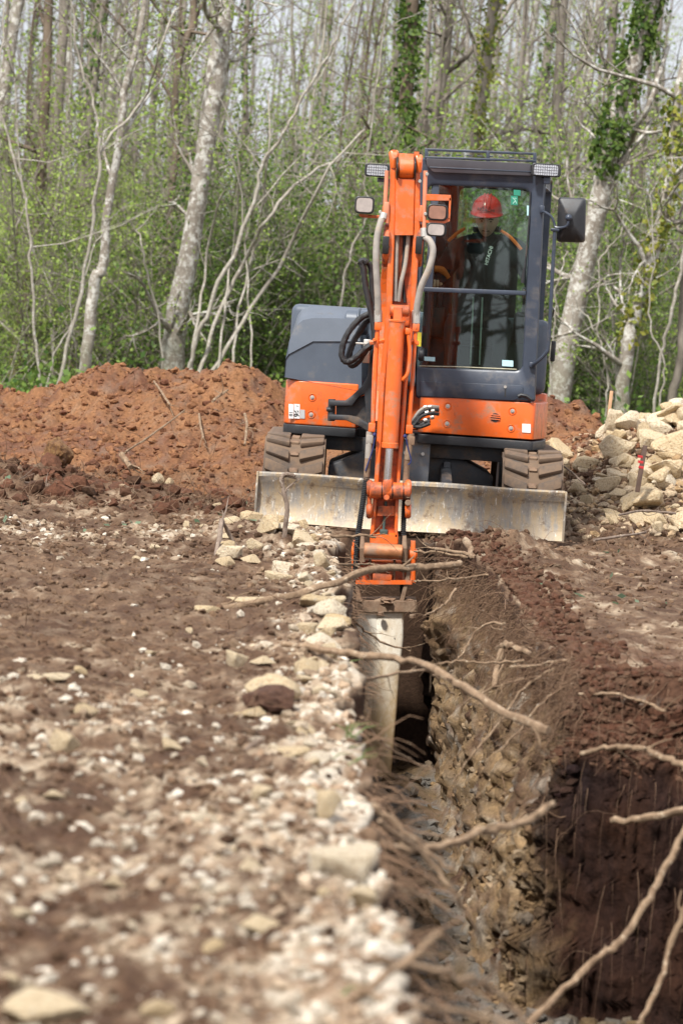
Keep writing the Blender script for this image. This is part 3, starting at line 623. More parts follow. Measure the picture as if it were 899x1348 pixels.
def hammer_material():
    t = NT('scuffed_white_paint'); z = t.n('ShaderNodeSeparateXYZ'); t.l(t.coords(), z.inputs[0])
    n1 = t.noise(5, 8, t.scaled(2, 2, 1), .75)
    mud = t.ramp(t.math('ADD', t.math('MULTIPLY', z.outputs[2], -.42), n1), [(.62, 0.0), (1.05, 1.0)])
    c = t.mix(mud, c4(.80, .74, .62), c4(.50, .36, .20))
    c = t.mix(t.ramp(t.noise(16, 6, None, .75), [(.56, 0.0), (.68, .6)]), c, c4(.50, .35, .19))
    c = t.mix(t.ramp(t.noise(24, 6, t.scaled(1, 1, .6), .8, .5), [(.635, 0.0), (.66, 1.0)]), c, c4(.06, .05, .045))
    return t.set(c, .6, 0, t.bump(t.noise(30, 5), .25, .006))
M_HAM = hammer_material()
def glass_material(name, tint, spec=1.0):
    t = NT(name); t.t.nodes.remove(t.b)
    tr = t.n('ShaderNodeBsdfTransparent'); tr.inputs[0].default_value = tint
    gl = t.n('ShaderNodeBsdfGlossy'); gl.inputs['Roughness'].default_value = .012; gl.inputs[0].default_value = (.95, 1, 1, 1)
    w_ = t.bump(t.noise(1.4, 1), .03, .05); t.l(w_, gl.inputs['Normal'])
    fr = t.n('ShaderNodeFresnel'); fr.inputs[0].default_value = 1.5
    mx_ = t.n('ShaderNodeMixShader'); t.l(t.math('MULTIPLY', fr.outputs[0], spec), mx_.inputs[0])
    t.l(tr.outputs[0], mx_.inputs[1]); t.l(gl.outputs[0], mx_.inputs[2]); t.l(mx_.outputs[0], t.out.inputs['Surface'])
    return t.m
M_GLASS = glass_material('tinted_cab_glass', (.80, .88, .84, 1), 1.5)
M_LENS = glass_material('lamp_glass', (.9, .9, .9, 1), 1.2)
M_REFL = plain('lamp_reflector', c4(.82, .82, .84), .18, .9, .05, 8, .3, 40)
M_AMBER = plain('brown_lamp_lens', c4(.30, .15, .10), .25, .2, .2, 20, .1)
M_DUSTY = plain('dusty_lamp_lens', c4(.42, .36, .32), .3, .25, .2, 20, .1)

# ------------------------------------------------------------------ the excavator
RO = Vector((.45, 25.5, 0))
EX = empty('excavator', RO, 'orange and dark grey mini excavator straddling the far end of the trench', 'excavator')
U = Frame(RO, math.radians(-5.0))                            # the slewing upper body
def up(u, v, y): return U.p(u, v, y)                         # a point of the upper body, in its own metres
def upz(u, v, y): q = U.p(u, v, y); return (q.x, q.z)

def rubber_track(x0, x1):
    yf, yr, zt, zb, R = -1.08, 1.0, .575, .03, .27
    path = [(yf + R - R * math.sin(a), .30 + R * math.cos(a)) for a in np.linspace(0, math.pi, 15)]
    path += [(yr - R + R * math.sin(a), .30 - R * math.cos(a)) for a in np.linspace(0, math.pi, 15)]
    m = MB(Matrix.Translation(RO)); th_ = .035; n = len(path)
    cy = (yf + yr) / 2
    def inward(p):
        c = (min(max(p[0], yf + R), yr - R), .30); d = Vector((p[0] - c[0], p[1] - c[1])); d = d * (1 - th_ / d.length) if d.length > 1e-6 else d
        return (c[0] + d.x, c[1] + d.y)
    loops = []
    for p in path:
        q = inward(p); loops.append([(x0, p[0], p[1]), (x0 + .2, p[0], p[1]), (x1, p[0], p[1]), (x1, q[0], q[1]), (x0, q[0], q[1])])
    m.loft(loops, caps=False, closed=True)
    tr = m.build('rubber_track', M_RUB, EX)
    seg = [0]
    for i in range(n): a, b = path[i], path[(i + 1) % n]; seg.append(seg[-1] + math.hypot(b[0] - a[0], b[1] - a[1]))
    L = seg[-1]; cnt = 40
    def at(s):
        s %= L; i = max(k for k in range(n) if seg[k] <= s); a, b = path[i], path[(i + 1) % n]; f = (s - seg[i]) / max(1e-6, seg[i + 1] - seg[i])
        return Vector((0, a[0] + (b[0] - a[0]) * f, a[1] + (b[1] - a[1]) * f)), Vector((0, b[0] - a[0], b[1] - a[1])).normalized()
    W = x1 - x0
    def lug(sgn):
        b = MB(); k = .003
        a0, a1 = (W / 2 - .01) * sgn, .035 * sgn
        pts = [(a0, -.005), (a0, .075), (a1, .015), (a1, -.065)]
        if sgn < 0: pts = pts[::-1]
        b.prism([(p[0], p[1]) for p in pts], -.01, .028, 'z', .010, 2); return b
    def link_block():
        b = MB(); b.box((0, 0, .002), (.055, .034, .024), None, .006); return b
    protos = {}
    for i in range(cnt):
        p, t = at(L * i / cnt); nrm = Vector((1, 0, 0)).cross(t) * -1
        c = Vector((0, (min(max(p.y, yf + R), yr - R)), .30)); 
        if nrm.dot(p - c) < 0: nrm = -nrm
        tt = nrm.cross(Vector((1, 0, 0)))
        Mx = Matrix((( 1, tt.x, nrm.x, (x0 + x1) / 2), (0, tt.y, nrm.y, p.y), (0, tt.z, nrm.z, p.z), (0, 0, 0, 1)))
        for nm, mk in (('lug', lambda: lug(1)), ('lug ', lambda: lug(-1)), ('track_link', link_block)):
            if nm not in protos:
                o = mk().build(nm.strip(), M_RUB if nm != 'track_link' else M_RUST, tr, at=(0, 0, 0)); protos[nm] = o.data
            else: o = link(nm.strip(), protos[nm], tr)
            o.matrix_local = Mx
    return tr
rubber_track(-.99, -.585); rubber_track(.60, 1.005)
B0 = Matrix.Translation(RO)
for s_ in (-1, 1):
    m = MB(B0); m.box((s_ * .79, 0, .30), (.16, 1.55, .22), None, .03)
    for y in (-.78, .72): m.cyl((s_ * .79 - .15, y, .30), (s_ * .79 + .15, y, .30), .22, 22, .02)
    m.build('track_frame', M_UND, EX)
m = MB(B0)
m.prism([(-.56, .18), (.56, .18), (.56, .40), (.30, .52), (-.30, .52), (-.56, .40)], -.55, .5, 'y', .02)
m.box((-.12, -.58, .33), (.05, .16, .30), None, .01); m.box((.24, -.58, .33), (.05, .16, .30), None, .01)
m.build('car_body', M_UND, EX)
for a, b in ((-.17, -.10), (.20, .27)): m = MB(B0); m.prism([(-1.38, .12), (-1.38, .30), (-.55, .46), (-.35, .40), (-.35, .28)], a, b, 'x', .01); m.build('blade_arm', M_UND, EX)
m = MB(B0); m.box((.01, -.68, .47), (.22, .06, .34), Matrix.Rotation(-.12, 3, 'X'), .012); cv = m.build('blade_ram_cover', plain('grey_steel_plate', c4(.11, .115, .125), .5, .2, .2, 8, .2, 60, DUST, .35), EX)
for dx in (-.06, .06):
    for dz in (.02, .12): MB(B0).cyl((.01 + dx, -.735, .50 + dz), (.01 + dx, -.70, .50 + dz), .012, 8).build('bolt', M_BOLT, cv)
m = MB(B0)
prof = [(-1.50, .035), (-1.475, .08), (-1.455, .15), (-1.452, .22), (-1.468, .29), (-1.50, .335), (-1.50, .352), (-1.46, .356), (-1.425, .31), (-1.41, .22), (-1.42, .12), (-1.46, .03)]
xs = np.linspace(-1.005, .998, 24)
m.loft([[(x, p[0] + .004 * math.sin(x * 5 + k), p[1] + .003 * math.sin(x * 7)) for k, p in enumerate(prof)] for x in xs])
bl = m.build('blade', M_BLADE, EX)
for x in (-1.012, 1.004): MB(B0).prism([(-1.505, .03), (-1.505, .36), (-1.40, .36), (-1.38, .2), (-1.42, .03)], x - .007, x + .007, 'x', .003).build('end_plate', M_BLADE, bl)
MB(B0).tube([(x, -1.485, .353 + .003 * math.sin(x * 7)) for x in np.linspace(-1.0, .995, 20)], .012, 8).build('blade_lip', M_BLADE, bl)
MB(B0).cyl((0, 0, .52), (0, 0, .60), .40, 40, .01).build('slew_ring', M_UND, EX)

# upper body: skirt, covers, hood
UM = U.M
def arc(x, y, r, a0, a1, n): return [(x + r * math.cos(a), y + r * math.sin(a)) for a in np.linspace(math.radians(a0), math.radians(a1), n)]
yL, yR = -.55, -.74
xl0, xl1 = up(371.5, 540, yL).x, up(470, 540, yL).x
xr0_, xr1 = up(551, 550, yR).x, up(704.5, 550, yR).x
xe = up(717, 555, -.30).x
zl_t, zl_b = up(420, 502, yL).z, up(420, 558.5, yL).z
zr_t, zr_b = up(630, 525.5, yR).z, up(630, 574, yR).z
rear = arc(0, 0, .985, 20, 160, 18)
def outline(i=0.0, l1=xl1, right=True):
    left = arc(xl0 + .13 + i, yL + .13 + i, .13, 180, 268, 7) + [(l1, yL + i)]
    rgt = [(xr0_, yR + i)] + arc(xr1 - .03 - i, yR + .03 + i, .03, -90, -20, 4) + [(xe - i, -.28)]
    return left + ([(l1, -.40), (xr0_, -.40)] + rgt if right else [])
full = outline() + [(xe, .15)] + [(x * .93, y * .93) for x, y in rear] + [(xl0, .2)]
m = MB(UM); m.prism(full, zl_b - .075, zl_b - .012, 'z', .018, 3); m.build('lower_skirt', M_BLK, EX)
m = MB(UM); m.prism([(x * .8, y * .8) for x, y in full], zl_b - .17, zl_b - .07, 'z', .02); m.box((-.02, -.52, zl_b - .10), (.30, .3, .12), None, .02); m.build('turntable_plate', M_UND, EX)
lc = outline(0, xl1, False) + [(xl1, .1), (xl0, .2)]
m = MB(UM); m.prism(lc, zl_b - .010, zl_t, 'z', .012, 3); lcov = m.build('side_cover', M_OR, EX)
rc = [(xr0_, yR)] + arc(xr1 - .03, yR + .03, .03, -90, -20, 4) + [(xe, -.28), (xe, .12), (xr0_, .12)]
m = MB(UM); m.prism(rc, zr_b, zr_t, 'z', .012, 3); rcov = m.build('front_cover', M_OR, EX)
m = MB(UM); m.prism([(x * .98, y * .98) for x, y in rear] + [(-.9, .2), (-.5, .12), (.5, .12), (.9, .2)], zl_b - .008, zl_t + .01, 'z', .015); m.build('rear_cover', M_OR, EX)
def dimple(u, v, y, par, r=.024):
    c = up(u, v, y); m = MB(UM)
    m.loft([[(c.x + q * math.cos(a), y + d, c.z + q * math.sin(a)) for a in np.linspace(0, 2 * math.pi, 20, endpoint=False)] for q, d in ((r * 1.15, -.001), (r * 1.02, -.005), (r * .9, -.001), (r * .6, .0))], caps=False)
    m.build('bolt_recess', M_OR, par)
    m = MB(UM); m.cyl((c.x, y - .012, c.z), (c.x, y + .004, c.z), r * .42, 6, .002); m.cyl((c.x, y - .003, c.z), (c.x, y + .004, c.z), r * .62, 14); m.build('bolt', M_BOLT, par)
for u, v in ((411, 523), (409.5, 545.5)): dimple(u, v, yL, lcov)
for u, v in ((589.5, 534.5), (588.5, 557.5), (674.5, 541), (672.5, 563.6)): dimple(u, v, yR, rcov)
c = up(652, 549.5, yR); m = MB(UM)
m.cyl((c.x, yR - .0035, c.z), (c.x, yR + .01, c.z), .030, 24); vent = m.build('vent', M_INK, rcov)
for dz in (-.012, .003, .016):
    hw = math.sqrt(.030 ** 2 - dz ** 2) + .005; m = MB(UM); m.box((c.x, yR - .006, c.z + dz), (2 * hw, .010, .0075), None, .003); m.build('vent_slat', M_OR, rcov)
def text(par, body, c, size, M, mat, rotz=0.0, depth=.0015, name='lettering', bold=.0):
    cu = bpy.data.curves.new(name, 'FONT'); cu.body = body; cu.size = size; cu.align_x = 'CENTER'; cu.align_y = 'CENTER'; cu.extrude = depth; cu.offset = bold
    o = bpy.data.objects.new('tmp', cu); COL.objects.link(o); dg = bpy.context.evaluated_depsgraph_get(); dg.update()
    me = bpy.data.meshes.new_from_object(o.evaluated_get(dg)); bpy.data.objects.remove(o); bpy.data.curves.remove(cu)
    R = M @ Matrix.Translation(c) @ Matrix.Rotation(math.pi / 2, 4, 'X') @ Matrix.Rotation(rotz, 4, 'Z')
    me.transform(Matrix.Translation(-Vector(par['_o'])) @ R); me.materials.clear(); me.materials.append(mat); me.name = name
    return link(name, me, par, base=par['_o'])
def sticker(u0, v0, u1, v1, y, par, mat, M=UM, fr=up, name='sticker', t=.002):
    a, b, c_, d = fr(u0, v0, y), fr(u1, v0 + (u1 - u0) * .066, y), fr(u1, v1 + (u1 - u0) * .066, y), fr(u0, v1, y)
    m = MB(M); m.loft([[Vector(p) - Vector((0, t, 0)) for p in (a, b, c_, d)], [Vector(p) + Vector((0, t, 0)) for p in (a, b, c_, d)]], smooth=False)
    return m.build(name, mat, par)
ys = yL - .003
sticker(380, 531.5, 386.2, 550.5, ys, lcov, M_STICK); sticker(387, 531.5, 394.8, 550.5, ys, lcov, M_STICK); sticker(395.4, 539, 401.2, 550.6, ys, lcov, plain('grey_sticker', c4(.40, .41, .40), .5, 0, .1, 8, 0))
c = up(391.0, 544, ys - .003); text(lcov, '96', c, .050, UM, M_INK, math.pi / 2, .001, bold=.0012)
c = up(383.2, 544.5, ys - .003); text(lcov, '81', c, .034, UM, M_INK, math.pi / 2, .001)
c = up(392.0, 534.5, ys - .003); text(lcov, '7', c, .022, UM, M_INK, math.pi / 2, .001)
sticker(687.2, 557.5, 698.5, 569, yR - .003, rcov, M_STICK)
# the slate hood beside the boom
front = [(374.5, 494), (376, 470), (380, 440), (386, 414), (392, 406), (402, 402), (430, 402), (462, 403.5), (470, 408), (474, 422), (476, 470), (476, 514)]
def ring(y, k, dz=0.0):
    return [up(u + k * (1 if u < 425 else -.25), v + (k * .35 if v < 430 else 0) + dz, y) for u, v in front]
def lay(r, y): return [(p.x, y, p.z) for p in r]
A = ring(yL, 0)
hood = [lay(ring(yL, 22), yL + .005), lay(ring(yL, 19), yL - .002), lay(A, yL + .30), lay(A, .15), [(p.x * .82, .72, p.z - .03) for p in A], [(p.x * .6, .86, p.z - .10) for p in A]]
m = MB(UM)
f2 = [up(u, v, yL) for u, v in [(374, 496), (376, 472), (380, 466), (395, 458), (412, 449), (430, 449), (452, 449), (468, 449), (474, 449), (476, 460), (476, 480), (476, 515)]]
hood[0] = [(p.x, yL + .008, p.z) for p in f2]; hood[1] = [(p.x, yL - .002, p.z) for p in f2]
hood[0] = [(p[0] * .995, p[1], p[2] - .004) for p in hood[0]]
hood.insert(2, [(a.x * .3 + b.x * .7, yL + .035, a.z * .35 + b.z * .65) for a, b in zip(f2, A)])
m.loft(hood, True); hd = m.build('engine_hood', M_HOOD, EX)
c = up(474, 418, yL + .1); m = MB(UM); m.cyl((c.x - .10, yL + .12, c.z - .03), (c.x + .06, yL + .12, c.z - .03), .085, 24, .01); m.cyl((c.x - .02, yL + .12, c.z - .03), (c.x + .0, yL + .12, c.z - .03), .10, 24, .008); m.build('filler_housing', M_HOOD, hd)
c0, c1 = up(376, 494, yL - .01), up(478, 514.5, yL - .01)
m = MB(UM); m.prism([(x * .985, y * .985) for x, y in lc], zl_t - .002, zl_t + .035, 'z', .01, 2); m.build('hood_seal', M_BLK, EX)
m = MB(UM); m.prism([(-.9, .0), (-.3, -.1), (.4, .1), (.9, .1)] + [(x * .93, y * .93) for x, y in rear], zl_t, zl_t + .52, 'z', .05, 3); m.build('counterweight', M_HOOD, EX)

# the cab
yF = -.745
def rounded(pts, rad, n=6):
    out = []; k = len(pts)
    for i in range(k):
        p, a, b = Vector(pts[i]), Vector(pts[i - 1]), Vector(pts[(i + 1) % k]); r = rad[i] if isinstance(rad, (list, tuple)) else rad
        d1, d2 = (a - p).normalized(), (b - p).normalized()
        for t in np.linspace(0, 1, n): out.append(p + d1 * r * (1 - t) ** 2 + d2 * r * t ** 2)
    return out
outer = [upz(553, 206, yF), upz(717.5, 229, yF), upz(704, 529, yF), upz(547, 523.5, yF)]
hole = [upz(563, 242, yF), upz(699, 248, yF), upz(687, 488.5, yF), upz(547.5, 483, yF)]
def frame_ring(m, outer, hole, y0, y1, ro, rh, axis='y'):
    mk = (lambda p, y: (p[0], y, p[1])) if axis == 'y' else (lambda p, y: (y, p[0], p[1]))
    o, h = rounded(outer, ro), rounded(hole, rh)
    ctr = sum((Vector(p) for p in h), Vector((0, 0))) / len(h)
    def grow(l, k): return [p + (p - ctr).normalized() * k for p in l]
    b = .012
    m.loft([[mk(p, y1) for p in o], [mk(p, y0 + b) for p in o], [mk(p, y0) for p in grow(o, -b)], [mk(p, y0) for p in grow(h, b * 1.4)], [mk(p, y0 + b) for p in h], [mk(p, y1) for p in h]], caps=False, closed=True)
def pane(par, hole, y, mat, rh, axis='y', name='window_pane', t=.005):
    mk = (lambda p, y: (p[0], y, p[1])) if axis == 'y' else (lambda p, y: (y, p[0], p[1]))
    h = rounded(hole, rh); m = MB(UM); m.loft([[mk(p, y) for p in h], [mk(p, y + t) for p in h]], smooth=False); return m.build(name, mat, par)
m = MB(UM)
frame_ring(m, outer, hole, yF, yF + .07, [.03, .05, .02, .02], [.05, .06, .05, .03])
zT, zB = up(630, 212, yF).z, up(630, 526, yF).z
xcl, xcr = outer[3][0] + .005, outer[1][0] + .0
def side(x, sgn, hole_):
    b = MB(UM); frame_ring(b, [(yF + .02, zB), (yF + .02, zT - .06), (.52, zT - .05), (.55, zB)], hole_, x, x + .05 * sgn, .03, .05, 'x'); return b
sh = [(yF + .12, zB + .10), (yF + .12, zT - .14), (.40, zT - .13), (.42, zB + .10)]
cab = m.build('cab', M_DK, EX)
o = side(xcr - .005, -1, sh).build('door', M_DK, cab, at=EX['_o']); side(xcl + .005, 1, sh).build('side_wall', M_DK, cab)
pane(cab, sh, xcr - .025, M_GLASS, .05, 'x', 'side_pane'); pane(cab, sh, xcl + .03, M_GLASS, .05, 'x', 'side_pane')
m = MB(UM); rw = [(xcl + .12, zT - .13), (xcr - .12, zT - .13), (xcr - .12, zB + .55), (xcl + .12, zB + .55)]
frame_ring(m, [(xcl + .02, zT - .05), (xcr - .02, zT - .05), (xcr - .02, zB), (xcl + .02, zB)], rw, .50, .55, .03, .05); m.build('rear_wall', M_DK, cab)
pane(cab, rw, .52, M_GLASS, .05, 'y', 'rear_pane')
m = MB(UM); ro = [(xcl + .01, yF + .015), (xcr - .005, yF + .015), (xcr - .005, .56), (xcl + .01, .56)]; rh_ = [(xcl + .13, yF + .16), (xcr - .12, yF + .16), (xcr - .12, .40), (xcl + .13, .40)]
ro_, rh2 = rounded(ro, .05), rounded(rh_, .05)
m.loft([[(p.x, p.y, z) for p in l] for l, z in ((ro_, zT - .075), (ro_, zT - .02), ([p * .985 for p in ro_], zT), (rh2, zT), (rh2, zT - .075))], caps=False, closed=True); m.build('roof', M_DK, cab)
m = MB(UM); m.loft([[(p.x, p.y, z) for p in rounded(rh_, .05)] for z in (zT - .035, zT - .030)], smooth=False); m.build('added_skylight_pane', M_GLASS, cab)  # roof opening and pane added to let daylight in on the operator
m = MB(UM); m.box2((xcl + .01, yF + .05, zB - .02), (xcr - .01, .55, zB + .03), .01); m.build('floor_pan', M_UND, cab)
q0, q1 = up(562, 211, yF), up(700, 230, yF)
def fpts(l, y): return [upz(u, v, y) for u, v in l]
m = MB(UM); m.prism(rounded(fpts([(561, 208), (699, 215), (699.5, 231.5), (571, 226.5), (562, 218)], yF), .012, 4), yF - .035, yF + .02, 'y', .010, 3); vz = m.build('roof_visor', plain('smoky_visor', c4(.05, .045, .05), .22, 0, .2, 6, .05), cab)
m = MB(UM); m.prism(fpts([(566, 219), (699, 225), (699, 226.5), (566, 220.5)], yF), yF - .040, yF - .02, 'y', .002); m.build('visor_rib', M_DK, vz)
m = MB(UM)
m.prism(fpts([(559.5, 194.5), (706, 200.5), (706, 203.5), (559.5, 197.8)], yF), yF - .02, yF + .02, 'y', .004)
m.prism(fpts([(559.5, 205), (706, 210), (706, 213), (559.5, 208)], yF), yF - .025, yF + .01, 'y', .004)
for u in (561.5, 642.5, 704): m.prism(fpts([(u - 2.2, 194.5 + (u - 560) * .04), (u + 2.2, 194.7 + (u - 560) * .04), (u + 2, 211 + (u - 560) * .03), (u - 2.4, 210.8 + (u - 560) * .03)], yF), yF - .022, yF + .03, 'y', .004)
for u in range(572, 700, 14): m.prism(fpts([(u, 201.2 + (u - 560) * .04), (u + 7, 201.5 + (u - 560) * .04), (u + 7, 203.0 + (u - 560) * .04), (u, 202.7 + (u - 560) * .04)], yF), yF - .01, yF + .01, 'y', .001)
m.build('roof_guard', M_DK, cab)
# panes above and below the mid rail
mid_t = [upz(557, 377.5, yF), upz(692, 382.5, yF)]; mid_b = [upz(556, 383.5, yF), upz(692, 388.5, yF)]
pane(cab, [hole[0], hole[1], mid_t[1], mid_t[0]], yF + .028, M_GLASS, [.05, .06, .005, .005], 'y', 'windscreen_pane')
pane(cab, [mid_b[0], mid_b[1], hole[2], hole[3]], yF + .018, M_GLASS, [.005, .005, .05, .03], 'y', 'windscreen_pane')
m = MB(UM); m.prism([mid_t[0], mid_t[1], mid_b[1], mid_b[0]], yF + .004, yF + .045, 'y', .006); m.build('windscreen_rail', M_DK, cab)
m = MB(UM); m.tube([up(552, 481.5, yF + .012), up(600, 482.5, yF + .012), up(680, 486, yF + .012)], .0035, 6); m.build('pale_seal', plain('pale_seal_rubber', c4(.42, .40, .28), .6), cab)
m = MB(UM); m.tube([up(698, 252, yF + .005), up(696.5, 290, yF - .0), up(693, 330, yF - .005), up(690, 362, yF)], .006, 6); m.tube([up(690, 352, yF - .003), up(688, 372, yF - .003)], [.010, .014], 8); m.build('wiper', M_BLK, cab)
g = yF + .020
a = sticker(672.5, 257, 681.5, 269, g, cab, M_GREEN); a = sticker(676, 249, 685, 256.5, g, cab, M_GREEN)
pk = plain('pale_green_ink', c4(.35, .6, .5), .5, 0, .05, 8, 0)
m = MB(UM)
for s0, s1 in (((674.5, 259.5), (678.5, 263.5)), ((678.5, 263.5), (675, 267.5)), ((678, 263), (680, 267.5)), ((677, 260), (680, 261))): m.tube([up(*s0, g - .003), up(*s1, g - .003)], .003, 4)
m.build('exit_pictogram', pk, cab)
sticker(558.5, 469, 572.5, 474.5, g - .012, cab, M_PALE); sticker(661, 473.5, 675.5, 481.5, g - .012, cab, M_PALE); sticker(693.5, 270, 697, 283, g, cab, M_PALE)
lp = [up(557.5, 490, yF), up(685, 494, yF), up(687, 497, yF), up(687, 524, yF), up(553, 520, yF), up(553, 492, yF)]
m = MB(UM); m.prism([upz(u, v, yF) for u, v in [(553, 501.5), (686, 507), (689, 510), (688, 522), (676, 527), (552, 521)]], yF - .006, yF + .02, 'y', .004); pn = m.build('step_panel', M_DK, cab)
m = MB(UM); c = up(665, 509, yF - .006); m.cyl((c.x, yF - .012, c.z), (c.x, yF, c.z), .010, 10); m.build('bolt', M_BOLT, pn)
m = MB(UM); m.prism([upz(u, v, yF) for u, v in [(664.4, 511), (666.2, 511), (665.8, 522), (664, 522)]], yF - .009, yF, 'y', 0); m.build('key_slot', M_INK, pn)
m = MB(UM); m.tube([up(682, 521.5, yF - .01), up(686, 519.5, yF - .012), up(693, 521, yF - .012), up(700, 526, yF - .01)], .012, 8); m.build('step_grip', M_BLK, pn)
# door rail, mirror
m = MB(UM)
m.tube([up(701, 480, yF - .03), up(708, 475, yF - .06), up(718, 465, yF - .08), up(722, 452, yF - .08), up(726, 380, yF - .08), up(730.5, 300, yF - .08)], .013, 8, sub=3)
m.box(up(701, 480, yF - .01), (.045, .05, .035), None, .008); m.build('grab_rail', M_DK, cab)
c = up(752, 289.5, yF - .08)
m = MB(UM)
mo = rounded([upz(735, 259, yF), upz(771.5, 260.5, yF), upz(770, 319, yF), upz(732.5, 318, yF)], .025, 5); ctr = Vector((c.x, c.z))
def shr(k, y): return [((p - ctr) * k + ctr).to_3d() and ((((p - ctr) * k + ctr).x), y, ((p - ctr) * k + ctr).y) for p in mo]
m.loft([shr(.90, yF + .02), shr(1.0, yF + .0), shr(1.0, yF - .03), shr(.93, yF - .055), shr(.45, yF - .095), shr(.2, yF - .10)]); mir = m.build('mirror', M_BLK, EX)
m = MB(UM); b0 = up(748.5, 286, yF - .12); m.ball(b0, .024, 2); m.tube([up(714, 278, yF - .02), up(719, 279.5, yF - .07), up(726, 285, yF - .08), up(729.5, 293, yF - .08), up(731, 298.5, yF - .085), up(740, 299, yF - .10), up(747, 296, yF - .12), b0], .009, 8, sub=3); m.box(up(730.5, 302, yF - .08), (.06, .04, .02), None, .006); m.box(up(713.5, 275, yF - .01), (.03, .04, .05), None, .006); m.build('mirror_arm', M_DK, mir)
m = MB(UM); m.box(up(728, 462, -.35), (.03, .10, .14), None, .008); m.tube([up(726, 404, -.3), up(729, 408, -.34), up(727, 416, -.3)], .006, 6); m.build('door_handle', M_BLK, cab)
# cab lamps
def lamp(u0, v0, u1, v1, y, name, lensmat, fr=up, M=UM, depth=.09, grid=0, rad=.02):
    a, b = Vector(fr(u0, v0, y)), Vector(fr(u1, v1, y)); c = (a + b) / 2; w_, h_ = abs(b.x - a.x), abs(a.z - b.z)
    pl = [(c.x + sx * w_ / 2, c.z + sz * h_ / 2) for sx, sz in ((-1, 1), (1, 1), (1, -1), (-1, -1))]
    o_ = rounded(pl, rad, 5); ct = Vector((c.x, c.z)); f = lambda k, yy: [(((p - ct) * k + ct).x, yy, ((p - ct) * k + ct).y) for p in o_]
    m = MB(M); m.loft([f(.84, y + .012), f(.9, y), f(1.0, y + .004), f(1.0, y + .03), f(.8, y + depth), f(.3, y + depth + .015)]); bd = m.build(name, M_BLK, EX)
    m = MB(M); m.loft([f(.80, y + .003), f(.86, y + .008), f(.86, y + .010)]); m.build('lens', lensmat, bd)
    if grid:
        m = MB(M)
        for k in range(1, grid): x = c.x - w_ * .42 + w_ * .84 * k / grid; m.tube([(x, y + .001, c.z - h_ * .4), (x, y + .001, c.z + h_ * .4)], .0018, 4)
        for k in (1, 2, 3): z = c.z - h_ * .42 + h_ * .84 * k / 4; m.tube([(c.x - w_ * .42, y + .001, z), (c.x + w_ * .42, y + .001, z)], .0018, 4)
        m.build('lamp_grille', M_BLK, bd)
    return bd
l1 = lamp(700, 213.5, 737.5, 233, yF - .10, 'work_lamp', M_REFL, grid=11)
m = MB(UM); m.box(up(720, 237, yF - .05), (.045, .05, .05), None, .008); m.box(up(716, 226, yF + .0), (.10, .14, .05), None, .015); m.build('lamp_bracket', M_DK, l1)
l2 = lamp(480.5, 214, 512, 233, yF - .10, 'work_lamp', M_REFL, grid=9)
m = MB(UM); m.tube([up(497, 236, yF - .06), up(520, 238, yF - .03), up(556, 232, yF + .02)], .014, 6); m.build('lamp_bracket', M_DK, l2)

# inside the cab
M_SEAT = plain('black_seat_cloth', c4(.02, .02, .022), .85, 0, .3, 20, .3)
xs_ = up(640, 300, -.05).x
m = MB(UM); m.box((xs_, .10, zB + .42), (.46, .46, .13), None, .05, 3); m.box((xs_, .34, zB + .78), (.44, .12, .62), Matrix.Rotation(-.12, 3, 'X'), .05, 3); m.box((xs_, .12, zB + .18), (.36, .36, .34), None, .03); st = m.build('seat', M_SEAT, cab)
for s_ in (-1, 1):
    m = MB(UM); m.box((xs_ + s_ * .30, .05, zB + .50), (.13, .42, .22), None, .03); m.build('console', M_BLK, cab)
    m = MB(UM); m.tube([(xs_ + s_ * .30, -.13, zB + .58), (xs_ + s_ * .30, -.17, zB + .70)], [.014, .011], 8); m.ball((xs_ + s_ * .30, -.18, zB + .74), (.024, .024, .045)); m.build('joystick', M_BLK, cab)
for u in (622, 634):
    m = MB(UM); m.tube([up(u + 1, 391, yF + .20), up(u - 3, 480, yF + .16)], .006, 6); m.build('travel_lever', plain('pale_green_rod', c4(.42, .52, .45), .4), cab)
# ------------------------------------------------------------------ boom, arm, hydraulics
YA = 22.62
def ap(u, v, d=0.0): return P(u, v, YA + d)
SB = up(480, 540, -.62)
# swing bracket
yS = -.80
m = MB(UM)
def pz(l, y=yS): return [upz(u, v, y) for u, v in l]
m.prism(pz([(433, 526.5), (455, 527), (463, 521), (476, 509), (484, 496), (487, 470), (493, 455), (503, 455), (503, 566), (488, 567), (484, 560), (480, 518), (473, 522), (464, 534), (434, 534)]), yS - .04, yS + .06, 'y', .008)
m.prism(pz([(433, 545), (459, 546), (473, 549), (484, 556), (503, 560), (503, 569), (488, 570), (474, 561), (456, 553), (434, 552.5)]), yS - .04, yS + .06, 'y', .008)
m.prism(pz([(442, 530), (482, 520), (486, 562), (470, 553), (442, 549)]), yS + .02, yS + .10, 'y', .006)
m.cyl(up(437, 525, yS + .02), up(436, 554, yS + .02), .026, 14, .004); m.cyl(up(430, 538.5, yS), up(438, 539, yS), .016, 10, .003)
m.box(up(515, 545, yS + .1), (.20, .2, .36), None, .02)
m.build('swing_bracket', M_UND, EX)
